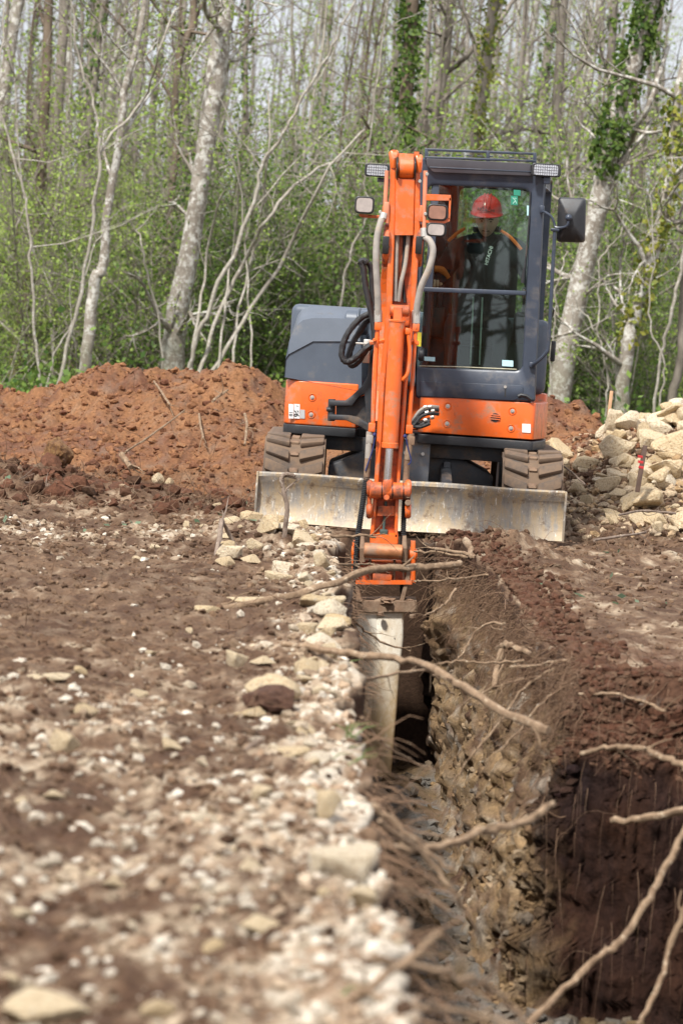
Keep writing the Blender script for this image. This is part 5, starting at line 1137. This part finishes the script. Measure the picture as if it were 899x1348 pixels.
# stones that stand out one by one: photo position of the foot, width and height in photo pixels
BIG = [
 (737, 604, 50, 50, 26.6, 'rounded cream boulder beside the end of the orange cover'), (853, 578, 40, 36, 27.6, 'angular pale block crowning the limestone heap'),
 (845, 690, 44, 34, 25.2, 'tilted tan slab at the foot of the heap below the banded stake'), (838, 644, 40, 34, 26.0, 'broad tan block behind the red-banded stake'),
 (759, 652, 30, 34, 25.6, 'upright pale stone just beyond the rubber track'), (811, 612, 22, 20, 26.6, 'small leaning wedge of stone in the brown earth of the heap'),
 (880, 606, 42, 30, 26.8, 'long sloping slab on the far flank of the limestone heap'), (817, 580, 20, 24, 27.4, 'squarish buff stone near the wooden peg'),
 (868, 570, 30, 18, 27.5, 'flat slab tipped over the crest of the limestone heap'), (790, 640, 30, 20, 25.9, 'wide buff stone between upright pale stone and banded stake'),
 (390, 694, 32, 26, 22.6, 'grey-faced cream stone topping the little pile before the blade'), (394, 712, 34, 24, 22.3, 'cream stone directly under the top one of the little pile'),
 (366, 764, 48, 24, 19.9, 'flat wedge-shaped slab with a bluish face at the trench edge'), (399, 768, 24, 22, 19.8, 'tan block beside the wedge-shaped slab'),
 (331, 741, 34, 18, 20.6, 'low flat buff stone below the bent stick'), (297, 744, 30, 20, 20.6, 'rounded buff stone at the foot of the crossed sticks'),
 (357, 700, 22, 18, 22.4, 'small blocky stone behind the upright bent stick'), (415, 716, 26, 22, 22.0, 'blocky stone at the lip in front of the blade'),
 (340, 797, 120, 26, 18.1, 'long whitish rock ledge under the arching branch'), (410, 800, 50, 30, 18.0, 'white block where the rock ledge meets the trench'), (430, 840, 34, 34, 16.6, 'grey-white chunk hanging on the trench lip'),
 (272, 806, 50, 16, 17.6, 'low end of the whitish ledge nearest the loose earth'), (405, 833, 40, 30, 16.8, 'cracked white stone below the ledge end'),
 (310, 880, 46, 36, 15.0, 'pyramid-shaped beige stone under the second long branch'), (346, 875, 40, 18, 15.0, 'flat cream stone touching the pyramid-shaped one'), (388, 874, 44, 26, 15.2, 'beige stone beside the start of the second long branch'),
 (362, 925, 96, 46, 14.0, 'large white chalk block behind the dark red clod'), (400, 965, 50, 22, 13.0, 'ochre stone near the tuft of grass'), (325, 943, 56, 24, 13.4, 'pale lump left of the white chalk block'.replace('left of', 'next to')),
 (66, 896, 74, 16, 14.4, 'thin wide whitish slab flush with the ground'), (20, 926, 42, 18, 13.8, 'smooth oval whitish stone at the very edge of the view'), (115, 944, 46, 26, 13.3, 'knobbly pale lump between oval stone and dark earth'),
 (184, 917, 30, 18, 14.0, 'single small white stone on bare dark earth'), (85, 990, 62, 40, 12.3, 'double-headed chalk lump with dark base'), (70, 1052, 38, 18, 11.0, 'bright white pebble alone below the double-headed lump'),
 (55, 1345, 150, 70, 7.2, 'big blurred pale slab at the lowest corner'), (205, 1340, 60, 30, 7.3, 'cream stone beside the big blurred slab'), (290, 1180, 34, 26, 9.0, 'white pebble on the chalky slope near a dark stick'), (335, 1150, 44, 34, 9.4, 'pale cube-like lump on the chalky slope'),
 (430, 1075, 40, 60, 10.4, 'tall ochre stone set in the trench lip'), (225, 985, 40, 22, 12.4, 'flat beige lump by the forked dark stick'), (260, 1085, 70, 26, 10.5, 'brown-capped stone half sunk in rubble'), (385, 995, 60, 24, 12.0, 'beige lump near the grass blades'),
 (28, 1210, 46, 22, 8.9, 'pale flat stone low on the chalky ground by the frame edge'), (150, 1170, 40, 24, 9.4, 'cream pebble near the slanting root stub'), (345, 1230, 70, 40, 8.4, 'broad ochre lump near the roots'), (208, 638, 22, 20, 25.0, 'split ochre stone in the brush before the red bank'), (222, 640, 18, 18, 24.9, 'yellow half of the split stone'),
 (205, 722, 20, 12, 21.9, 'little white stone alone on the tracked earth'), (300, 722, 26, 18, 21.6, 'cream stone among the chips behind the crossed sticks')]
for i, (u, v, w_, h_, Y, lab) in enumerate(BIG):
    p = onground(u, v)
    if Y > 23:
        for y in np.arange(23.5, 32, .04):
            p = P(u, v, float(y))
            if p.z < surf(p.x, p.y) + .01: break
    k = p.y / FPX; sx, sz = w_ * k / 2, h_ * k / 2; mz = [.8, .6, .9, .5, .7, .75, .45, .65, .85, .55][i % 10]
    put(SM[i % 10], p, (sx, sx * .85, sz / mz * .95), lab, 'stone', None, 'stone', (RS.uniform(-.15, .15), RS.uniform(-.2, .2), RS.choice([0, 3.14]) + RS.uniform(-.4, .4)), .45)
GR = {'heap': ('stones of the limestone heap', ['angular cream stone in the limestone heap', 'ochre-stained stone in the limestone heap', 'small buff stone in the limestone heap']),
      'lip': ('stones along the trench lip', ['pale chalk stone along the trench lip', 'cream stone chip along the trench lip']),
      'loose': ('loose stones on the stripped ground', ['loose pale stone on the stripped ground', 'small loose chalk stone on the stripped ground'])}
def scatter(kind, n, fx, smin, smax):
    g, labs = GR[kind]
    for i in range(n):
        X, Y = fx(); s = smin + (smax - smin) * RS.rand() ** 2.2
        put(SM[RS.randint(10)], (X, Y, surf(X, Y)), (s, s * RS.uniform(.7, 1), s * RS.uniform(.7, 1)), labs[i % len(labs)], 'stone', g, 'stone', None, RS.uniform(.2, .6))
def f_heap():
    while True:
        X, Y = RS.normal(2.5, .55), RS.normal(26.8, .75)
        if X > 1.5 and Y > 25.1 and not (X < 1.62 and Y < 26.9): return X, Y
scatter('heap', 160, f_heap, .07, .23)
def f_lip():
    if RS.rand() < .5: return RS.normal(-.36, .22), RS.normal(22.2, .6)
    Y = RS.uniform(8, 21.5); return float(LX(Y)) - abs(RS.normal(0, .17)) - .02, Y
scatter('lip', 60, f_lip, .035, .13)
def f_loose():
    while True:
        Y = 7 + 19 * RS.rand() ** 1.3; X = RS.uniform(-Y * .1 - .1, float(LX(Y)) - .1)
        if RS.rand() < .25 + chalkiness(np.array(X), np.array(Y)): return X, Y
scatter('loose', 40, f_loose, .018, .055)
# two clods of earth
cm = stone_mesh(91, .6, 22, .16, 'clod', M_CLOD, 3); put(cm, onground(356, 934), (.125, .10, .10), 'dark red crumbly clod lying against the white chalk block', 'clod', None, 'clod', (0, 0, .3), .5)
cm2 = stone_mesh(92, .85, 24, .14, 'clod', M_ORCL, 3); put(cm2, onground(78, 612) + Vector((0, 0, .02)), (.17, .15, .17), 'orange-yellow lump of clay at the foot of the red bank', 'clod', None, 'clod', (0, 0, 1.3), .4)
cm3 = stone_mesh(93, .7, 22, .18, 'clod', M_CLOD, 3); put(cm3, onground(262, 521), (.17, .13, .07), 'dark flat clod near the crest of the red bank', 'clod', None, 'clod', (0, .2, .2), 1.2); put(cm3, onground(8, 612), (.14, .14, .16), 'dark broken root lump at the edge of the brush', 'clod', None, 'clod', (.3, .5, 2.2), .5)
put(cm3, onground(640, 716) , (.16, .12, .10), 'reddish crumbly clod heaped against the blade foot', 'clod', None, 'clod', (0, 0, 1), .5)
# crumbs: thousands of small stones and earth crumbs, one object per sort
def ico():
    b = bmesh.new(); bmesh.ops.create_icosphere(b, subdivisions=1, radius=1); v = np.array([x.co for x in b.verts]); f = np.array([[q.index for q in p.verts] for p in b.faces]); b.free(); return v, f
IV, IF = ico()
def crumbs(name, X, Y, S, colour, sink=.25, seed=0, Z=None):
    r = np.random.RandomState(seed); n = len(X); Z = surf_a(X, Y) if Z is None else Z
    q = r.normal(size=(n, 4)); q /= np.linalg.norm(q, axis=1)[:, None]; w_, x, y, z = q.T
    R = np.stack([1 - 2 * (y * y + z * z), 2 * (x * y - z * w_), 2 * (x * z + y * w_), 2 * (x * y + z * w_), 1 - 2 * (x * x + z * z), 2 * (y * z - x * w_), 2 * (x * z - y * w_), 2 * (y * z + x * w_), 1 - 2 * (x * x + y * y)], 1).reshape(n, 3, 3)
    v = IV[None] * r.uniform(.62, 1.2, (n, 12, 1)) * r.uniform(.55, 1.1, (n, 1, 3)); v = np.einsum('nij,nkj->nki', R, v); v[..., 2] *= .8; v *= S[:, None, None]
    V = v + np.stack([X, Y, Z + S * (.5 - sink)], 1)[:, None]
    F = (IF[None] + 12 * np.arange(n)[:, None, None]).reshape(-1, 3)
    return link(name, np_mesh(name, V.reshape(-1, 3), F, [M_SOIL], None, False, np.repeat(colour, 12, 0).reshape(-1, 3)), kind='stuff')
def pick(n, seed, y0, y1, prob, pw=1.0):
    r = np.random.RandomState(seed); X, Y = np.zeros(0), np.zeros(0)
    while len(X) < n:
        y = y0 + (y1 - y0) * r.rand(n * 2) ** pw; x = r.uniform(-1, 1, n * 2) * (y * .1 + .55); k = r.rand(n * 2) < prob(x, y); X, Y = np.append(X, x[k]), np.append(Y, y[k])
    return X[:n], Y[:n], r
onl = lambda x, y: (x < LX(y) - .0) | (y > 24)
def col(r, a, b, n): t = r.rand(n)[:, None]; return a * (1 - t) + b * t
def own(r, X, Y, c, k): 
    g_ = soil_colour(X, Y, 0 * X) * r.uniform(.8, 1.3, (len(X), 1)); return np.where(r.rand(len(X), 1) < k, g_, c)
X, Y, r = pick(14500, 21, 6, 24, lambda x, y: np.clip(chalkiness(x, y) + .55 * N1.fbm(x * 2.2, y * 1.3, 0 * x, 3) + .05, .015, 1) * onl(x, y), 1.2)
crumbs('chalk_rubble', X, Y, .003 + .030 * r.rand(len(X)) ** 5 * (Y / 12) ** .3, own(r, X, Y, col(r, CHALK * .7, WHITE, len(X)), .62), .3, 1)
X, Y, r = pick(22500, 22, 6, 27, lambda x, y: np.where(onl(x, y), .8, np.where(x > RX(y) + .05 + 1.7 * (y < 14.8), .45, 0)))
crumbs('earth_crumbs', X, Y, .004 + .022 * r.rand(len(X)) ** 4 * (1 + .5 * (Y > 20)), own(r, X, Y, col(r, BROWN * .7, LBROWN, len(X)), .6), .3, 2)
X, Y, r = pick(14000, 23, 26.8, 32, lambda x, y: .9)
crumbs('red_crumbs', X, Y, .007 + .045 * r.rand(len(X)) ** 5, col(r, RED * 1.15, DRED * 1.7, len(X)), .3, 3)
r = np.random.RandomState(24); X, Y = r.normal(2.45, .65, 5200), r.normal(26.7, .9, 5200); s = (X > 1.3) & (Y > 24.8); X, Y = X[s], Y[s]
crumbs('limestone_rubble', X, Y, .010 + .045 * r.rand(len(X)) ** 2.2, np.where(r.rand(len(X), 1) < .6, col(r, TAN * 1.2, CHALK * 1.15, len(X)), col(r, BROWN, LBROWN, len(X))), .25, 4)
r = np.random.RandomState(25); Y = r.uniform(15, 23, 3800); d = np.abs(r.normal(0, .16, 3800)); X = RX(Y) + .02 + d * .8
X, Y = np.append(X, r.uniform(.85, 1.9, 3000)), np.append(Y, r.uniform(14.3, 15.6, 3000)); Z_ = surf_a(X, Y); X, Y, Z_ = (q[Z_ > -.38] for q in (X, Y, Z_)); nb = len(X); crumbs('bank_crumbs', X, Y, .005 + .034 * r.rand(nb) ** 3.5, col(r, DRED, BROWN * 1.3, nb), .2, 5, Z_)

for nm, src, n, s0, s1 in (('wall_crumbs', 'wall', 3200, .004, .04), ('trench_debris', 'floor', 2600, .008, .055)):
    r = np.random.RandomState(31 + n); pt, cl = GEO[src]; i = r.randint(0, len(pt), n); s = s0 + s1 * r.rand(n) ** 4
    crumbs(nm, pt[i, 0] + .3 * s * (src == 'wall'), pt[i, 1], s, cl[i] * r.uniform(.75, 1.25, (n, 1)), .35, 6, pt[i, 2])
r = np.random.RandomState(33); X, Y = r.uniform(-2.9, -.6, 1500), r.uniform(24.4, 27.6, 1500); s = r.rand(1500) < np.exp(-((X + 2.4) / 1.1) ** 2) + .3; X, Y = X[s], Y[s]
crumbs('brush_clods', X, Y, .012 + .09 * r.rand(len(X)) ** 4, col(r, BROWN * .7, DRED * 1.5, len(X)), .3, 7)
# roots and branches that stand out one by one
M_ROOT = bark_material('root_bark', c4(.13, .082, .050), c4(.29, .20, .125), c4(.42, .33, .23), .3, 0, 3)
M_TWIG = bark_material('dead_twig_bark', c4(.12, .085, .065), c4(.26, .20, .155), c4(.40, .34, .28), .25, 0, 3)
def root(label, pts, w0, w1, name='root', mat=None, side=3, seed=0, cat=None, wob=.006):
    """pts: (photo x, photo y, metres away); widths in photo pixels."""
    r = np.random.RandomState(seed + len(pts) * 7); W = [P(*q) for q in pts]; n = len(W); R = [(w0 + (w1 - w0) * i / (n - 1)) * pts[i][2] / FPX / 2 for i in range(n)]
    b = MB(); S, T_ = smooth_path(W, R, 6)
    S = [p + Vector(r.normal(size=3)) * wob * (.6 if 0 < i < len(S) - 1 else 0) for i, p in enumerate(S)]
    T_ = [q * (1 + .10 * math.sin(i * 1.3 + seed) * math.sin(i * .47)) for i, q in enumerate(T_)]; b.tube(S, T_, 9, wob=.08, seed=seed)
    for k in range(side + 3 if w0 < 9 else side + 1):
        i = r.randint(len(S) // 4, len(S)); q = S[i]; d = (S[min(i + 1, len(S) - 1)] - S[i - 1]).normalized() + Vector(r.normal(size=3)) * .55; L = r.uniform(.04, .14) * pts[0][2] / 14; c = [q]
        for _ in range(4): d = d + Vector(r.normal(size=3)) * .3; c.append(c[-1] + d.normalized() * L / 4)
        b.tube(c, [T_[i] * .45, T_[i] * .4, T_[i] * .32, T_[i] * .25, T_[i] * .12], 5, sub=2)
    o = b.build(name, mat or M_ROOT, at=W[0]); return tag(o, label, cat or name)
root('long peeled branch arching from dark earth over the hammer bracket', [(172, 832, 16.6), (240, 812, 16.8), (330, 795, 17.0), (420, 774, 17.2), (480, 752, 17.4), (545, 748, 17.6), (580, 746, 17.7), (606, 741, 17.8)], 11, 9, 'branch', side=1)
root('second stick lying along the lower end of the arching branch', [(178, 826, 16.7), (230, 806, 17.0), (300, 795, 17.0)], 9, 5, 'branch', side=1, seed=2)
root('long smooth branch sagging across the trench in front of the white hammer', [(372, 848, 14.6), (440, 858, 14.4), (500, 865, 14.2), (560, 876, 14.0), (610, 905, 13.8), (660, 936, 13.6), (722, 962, 13.4)], 9, 12, 'branch', side=1, seed=3)
root('thick blurred root pointing over the trench towards the shaded bank', [(470, 1098, 10.2), (530, 1118, 10.3), (590, 1112, 10.4), (640, 1094, 10.5), (690, 1082, 10.6), (728, 1058, 10.7)], 12, 10, seed=4, side=1)
root('long pale root rising diagonally in the dark pit', [(695, 1352, 11.6), (735, 1310, 11.7), (775, 1272, 11.8), (818, 1238, 11.9), (850, 1190, 12.0), (878, 1140, 12.1), (905, 1085, 12.2)], 10, 9, seed=5, side=2)
root('wavy pale root jutting from the dark red bank high in the pit', [(765, 992, 13.6), (800, 984, 13.5), (835, 984, 13.4), (870, 996, 13.3), (905, 1010, 13.2)], 6, 9, seed=6)
root('cut root stub with a blunt end below the wavy pale one', [(806, 1081, 13.2), (850, 1077, 13.1), (905, 1066, 13.0)], 9, 11, seed=7, side=0)
root('root hanging along the edge of the pit near the frame corner', [(838, 1350, 11.8), (868, 1300, 11.9), (885, 1240, 12.0), (905, 1190, 12.0)], 7, 9, seed=8, side=2)
root('snapped root with a hooked tip on the bank above tan rock', [(656, 856, 17.0), (668, 849, 16.9), (684, 856, 16.8), (702, 862, 16.6)], 9, 8, seed=9, side=1)
root('dark stub hanging beneath the hooked root', [(652, 905, 16.7), (654, 880, 16.8), (660, 857, 16.9)], 7, 9, seed=10, side=0)
root('slender light root curving over the crumbling bank edge', [(672, 878, 15.8), (705, 876, 15.7), (740, 870, 15.6), (775, 876, 15.5), (806, 885, 15.4)], 4, 4, seed=11)
root('reddish root sticking from bank soil towards the frame edge', [(762, 914, 15.2), (800, 914, 15.1), (840, 922, 15.0), (876, 936, 14.9)], 5, 4, seed=12)
for k, (l, q, w_) in enumerate([
 ('thin root drooping from the bank in a long bow to the tan rock', [(730, 880, 15.6), (690, 905, 15.6), (655, 955, 15.5), (618, 1000, 15.4), (596, 1030, 15.4)], 4),
 ('thin root running beside the long bow root into the trench', [(760, 890, 15.4), (715, 925, 15.3), (680, 965, 15.2), (655, 990, 15.1)], 3.5),
 ('fine forked root over the tan wall near the dark stub', [(690, 870, 16.3), (640, 873, 16.3), (605, 870, 16.3), (575, 874, 16.3)], 4),
 ('crooked root crossing the tan wall in front of the hammer', [(690, 893, 16), (650, 905, 16), (622, 918, 16), (608, 930, 16)], 3),
 ('pale root lying across the trench head below the blade', [(660, 745, 21.2), (620, 735, 21.6), (580, 728, 21.9), (545, 726, 22.1)], 5),
 ('second pale root under the blade, thicker and straighter', [(652, 738, 21.4), (630, 735, 21.4), (610, 728, 21.6), (570, 722, 21.9)], 7),
 ('long fine root reaching from the bank to the hammer bracket', [(645, 757, 20.6), (600, 762, 20.9), (560, 765, 21.2), (545, 766, 21.3)], 3.5),
 ('forked root dangling from the bank beside the long branch', [(600, 775, 19.5), (585, 795, 19.4), (570, 805, 19.3), (557, 812, 19.2)], 3.5),
 ('root curving down the bank to a pale tip', [(665, 820, 17.6), (635, 825, 17.7), (618, 845, 17.7), (603, 868, 17.6)], 4),
 ('brown root looping out of the lip across the white hammer', [(448, 884, 14.2), (490, 893, 14.6), (555, 881, 14.9), (575, 895, 15), (598, 915, 15.1)], 5),
 ('fine root slanting over the upper white hammer', [(425, 788, 18.2), (455, 805, 18.6), (480, 830, 18.8), (510, 848, 18.9), (540, 857, 19)], 4),
 ('light root arching from the stone pile over the bracket', [(418, 708, 21.8), (440, 706, 21.9), (475, 705, 22), (495, 708, 22)], 5),
 ('thin forked root hanging at the bracket from the lip', [(430, 740, 20.8), (465, 744, 21.2), (485, 742, 21.4), (500, 748, 21.4)], 4),
 ('orange-brown rootlet low in the trench by the hammer foot', [(476, 945, 12.6), (500, 975, 12.8), (540, 1000, 13), (570, 1012, 13.1)], 4),
 ('blurred pale root stub hanging from the near lip', [(490, 1060, 10), (540, 1100, 10), (590, 1145, 10), (594, 1142, 10)], 8),
 ('long blurred root drooping into the trench from the near lip', [(500, 1080, 9.6), (560, 1130, 9.7), (600, 1180, 9.7), (635, 1245, 9.8)], 7),
 ('blurred root with a pale end beside the drooping one', [(470, 1120, 9.2), (520, 1165, 9.3), (560, 1180, 9.4), (590, 1200, 9.4)], 7),
 ('hazy thick root close to the lens at the lip', [(440, 1330, 7.0), (500, 1290, 7.05), (560, 1245, 7.1), (580, 1225, 7.1)], 13),
 ('hazy root sweeping low across the trench near the lens', [(490, 1260, 7.3), (560, 1275, 7.4), (620, 1290, 7.5), (665, 1318, 7.6), (692, 1345, 7.6)], 11),
 ('hazy rust-brown root beneath the sweeping one', [(470, 1300, 7.0), (540, 1325, 7.0), (610, 1330, 7.1), (680, 1352, 7.1)], 10)]):
    root(l, q, w_, w_ * .55, seed=20 + k, side=2)
root('upright bent stick standing before the blade', [(374, 722, 21.6), (376, 690, 21.6), (378, 668, 21.6), (373, 645, 21.6), (371, 630, 21.6), (377, 624, 21.6), (388, 627, 21.6)], 7, 5, 'stick', M_TWIG, 0, 50, wob=.002)
root('pale-topped stick leaning in a narrow V by the rounded stone', [(283, 737, 20.8), (289, 708, 20.9), (292, 684, 21.0)], 6, 7, 'stick', M_TWIG, 0, 51, wob=.002)
root('darker arm of the V-shaped pair of sticks', [(312, 722, 21.2), (300, 700, 21.2), (293, 686, 21.1)], 5, 5, 'stick', M_TWIG, 0, 52, wob=.002)
root('dark forked stick poking from chalky rubble', [(292, 1030, 11.4), (310, 1004, 11.4), (328, 985, 11.4), (345, 974, 11.4)], 9, 6, 'stick', M_TWIG, 0, 53, wob=.002)
root('slanting dark root stub on the chalky slope', [(182, 1115, 9.6), (195, 1155, 9.3), (225, 1182, 9.1), (255, 1202, 8.9), (300, 1216, 8.8)], 10, 7, 'stick', M_TWIG, 0, 54, wob=.002)
root('long pale stick lying on the brush heap', [(-5, 638, 25.2), (40, 636, 25.3), (98, 641, 25.4)], 4, 3, 'stick', M_TWIG, 1, 55, wob=.003)
root('short upright stub in front of the long pale stick', [(64, 668, 25), (63, 652, 25), (65, 637, 25)], 6, 6, 'stick', M_TWIG, 0, 56, wob=.002)
root('reddish stick end on the tracked earth by the frame edge', [(-8, 692, 22.5), (20, 695, 22.4), (50, 703, 22.2)], 5, 3, 'stick', M_TWIG, 0, 57, wob=.002)
root('fine stick leaning on the red bank', [(165, 595, 26.6), (200, 572, 27.3), (243, 540, 28.2)], 3, 2, 'stick', M_ROOT, 1, 58, wob=.003)
root('short fat broken root at the foot of the red bank', [(160, 598, 26.8), (167, 608, 26.7), (172, 615, 26.6)], 8, 7, 'stick', M_ROOT, 0, 59, wob=.002)
root('thin pale stick standing up in the red bank', [(203, 502, 29.6), (212, 515, 29.2), (224, 533, 28.8)], 3, 3, 'stick', M_ROOT, 0, 60, wob=.002)
root('curved root hanging on the face of the red bank', [(262, 545, 28.8), (264, 560, 28.4), (268, 577, 28)], 3, 3, 'stick', M_ROOT, 0, 61, wob=.002)
root('pale root on the red bank beside the slate hood', [(322, 545, 28.6), (325, 560, 28.3), (322, 585, 27.9)], 4, 3, 'stick', M_ROOT, 0, 62, wob=.002)
root('bent root on the red bank under the dark clod', [(280, 528, 29), (290, 520, 29.2), (300, 513, 29.3)], 4, 3, 'stick', M_ROOT, 0, 63, wob=.002)
root('long thin twig lying over the stones behind the rubber track', [(678, 590, 25.9), (710, 598, 25.7), (740, 612, 25.5), (770, 638, 25.2)], 3, 2.5, 'stick', M_TWIG, 1, 64, wob=.004)
root('straight pale stick flat on the earth beside the blade end', [(782, 711, 23.4), (815, 706, 23.6), (850, 701, 23.8)], 4, 3, 'stick', M_TWIG, 1, 65, wob=.002)
root('dark stick below the tan slab of the limestone heap', [(815, 678, 24.6), (845, 672, 24.8), (890, 676, 24.8)], 3, 3, 'stick', M_TWIG, 1, 66, wob=.003)
# rootlets: far too many to count
FR = TB(700); r = FR.r
def hair(p, d, L, rad, droop, n=6, wig=.5):
    d = np.asarray(d, float); d /= np.linalg.norm(d); c = [np.asarray(p, float)]
    for _ in range(n): d = d + r.normal(size=3) * wig * .5 + np.array([0, 0, -droop / n]); d /= np.linalg.norm(d); c.append(c[-1] + d * L / n)
    FR.tube(c, np.linspace(rad, rad * .3, n + 1), 3)
for _ in range(400):                                          # out of the chalky lip
    Y = r.uniform(9, 22.6); hair((float(LX(Y)) + r.uniform(-.03, .03), Y, r.uniform(-.30, .0)), (1, r.uniform(-1, .3), r.uniform(-.3, .5)), r.uniform(.08, .34) * (.6 + .4 * (Y > 16)), r.uniform(.0012, .0035), r.uniform(.4, 1.8))
for _ in range(170):
    Y = r.uniform(6.6, 12.5); hair((float(LX(Y)) + r.uniform(-.06, .02), Y, r.uniform(-.30, .02)), (1, r.uniform(-1.6, .9), r.uniform(-.5, .6)), r.uniform(.06, .50), r.uniform(.0015, .0045), r.uniform(.3, 1.4))
for _ in range(1050):                                         # out of the dark topsoil of the other bank
    Y = 14.9 + 7.8 * r.rand() ** 1.2; z = -abs(r.normal(0, .20)); hair((float(RX(Y)) + r.uniform(-.02, .06) + z * .1, Y, z + .03), (-1, r.uniform(-1.6, .4), r.uniform(-.6, .5)), r.uniform(.06, .30), r.uniform(.001, .003), r.uniform(.6, 2.6))
for _ in range(90):                                          # along the scraped end of the pit
    X = r.uniform(.72, 1.7); z = -1.2 * r.rand() ** 1.8; hair((X, 14.62 - .18 * X + .3 * max(0, 1 + z / .3), z), (r.uniform(-.3, .3), -.5, -1.0), r.uniform(.08, .35), r.uniform(.0006, .0015), r.uniform(2, 4), wig=.14)
for _ in range(150):                                          # longer roots trailing down the crumbling bank
    X, Y = r.uniform(.85, 1.75), r.uniform(14.5, 16.4); hair((X, Y, surf(X, Y) - .01), (r.uniform(-1.4, -.2), r.uniform(-1.2, .1), r.uniform(-.2, .4)), r.uniform(.15, .55), r.uniform(.0015, .0038), r.uniform(.5, 1.6), 9)
for _ in range(170):
    Y = r.uniform(15, 22); hair((float(RX(Y)) + .02, Y, r.uniform(-.15, .02)), (-1, r.uniform(-1.4, .0), r.uniform(-.2, .3)), r.uniform(.2, .5), r.uniform(.0018, .004), r.uniform(.6, 1.8), 9)
for _ in range(420):
    X, Y = r.uniform(-2.6, -.6), r.uniform(24.2, 27.2); hair((X, Y, surf(X, Y) - .01), (r.uniform(-1, 1), r.uniform(-1, 1), .7), r.uniform(.1, .4), r.uniform(.002, .004), 1.2)
for _ in range(700):
    Y = r.uniform(9, 24); X = r.uniform(-Y * .1, float(LX(Y)) - .05); hair((X, Y, surf(X, Y) - .004), (r.uniform(-1, 1), r.uniform(-1, 1), .25), r.uniform(.05, .28), r.uniform(.0012, .0035), .9)
for _ in range(120):
    X, Y = r.uniform(-2.9, 0), r.uniform(27.2, 30.5); hair((X, Y, surf(X, Y) - .01), (r.uniform(-1, 1), r.uniform(-1, 0), .3), r.uniform(.1, .5), r.uniform(.0015, .0035), 1.2)
for _ in range(160):
    X, Y = r.uniform(.75, 1.6), r.uniform(20, 23); hair((X, Y, surf(X, Y) - .01), (r.uniform(-1, 1), r.uniform(-1, 1), .5), r.uniform(.08, .3), r.uniform(.0015, .003), 1.2)
for _ in range(120):
    X, Y = r.uniform(1.5, 2.7), r.uniform(23.8, 25.5); hair((X, Y, surf(X, Y) - .01), (r.uniform(-1, 1), r.uniform(-1, 1), .5), r.uniform(.1, .45), r.uniform(.0015, .003), 1.2)
link('rootlets', FR.mesh('rootlets', [bark_material('rootlet_bark', c4(.10, .056, .034), c4(.27, .17, .105), c4(.36, .26, .18), .2, 0, 3)]), kind='stuff')
# blades of grass at the lip and a few stray leaves
GB = TB(800); r = GB.r
for u, v, n in ((462, 962, 7), (470, 1000, 5), (455, 880, 3), (440, 1320, 4)):
    c = onground(min(u, 452), v)
    for _ in range(n):
        p = np.array([c.x + r.normal() * .03 + .02, c.y + r.normal() * .08, c.z - .02]); d = np.array([r.normal() * .5 + .5, r.normal() * .5, .8]); q = [p, p + d * .05, p + d * .09 + np.array([.02, 0, -.02])]; GB.tube(q, [.003, .0025, .0006], 3)
link('grass', GB.mesh('grass', [leaf_material('grass_blade', c4(.14, .20, .06), c4(.26, .32, .12))]), kind='stuff')
LV = TB(810); r = LV.r; X, Y = r.uniform(.9, 2.2, 26), r.uniform(17, 24, 26); LV.leaves(np.stack([X, Y, height(X, Y) + .012], 1), .06, 0); X, Y = r.uniform(-2.4, -.5, 26), r.uniform(22, 27, 26); LV.leaves(np.stack([X, Y, height(X, Y) + .015], 1), .06, 0)
link('fallen_leaves', LV.mesh('fallen_leaves', [leaf_material('fallen_leaf', c4(.10, .17, .09), c4(.26, .33, .22))]), kind='stuff')
# stakes
M_RED = plain('red_paint_band', c4(.55, .03, .03), .6, 0, .2, 20, .1)
b = MB(); b.box(P(844, 617, 25.6), (.032, .032, .33), Matrix.Rotation(.10, 3, 'Y'), .004); sk_ = b.build('marker_stake', plain('rusty_stake', c4(.12, .075, .055), .8, 0, .35, 20, .4), at=P(846, 640, 25.6)); tag(sk_, 'thin dark stake with red bands driven into the limestone heap', 'stake')
for v in (601, 608, 615): b = MB(); b.box(P(842.6 + (v - 601) * .09, v, 25.6), (.035, .035, .018), Matrix.Rotation(.10, 3, 'Y'), .002); b.build('red_band', M_RED, sk_)
b = MB(); b.box(P(802, 540, 28.2), (.026, .026, .30), Matrix.Rotation(.05, 3, 'Y'), .004); sk2 = b.build('wooden_peg', plain('fresh_wood', c4(.46, .27, .15), .8, 0, .2, 20, .3), at=P(801, 556, 28.2)); tag(sk2, 'short square peg of fresh wood on the crest of the stone heap', 'peg')
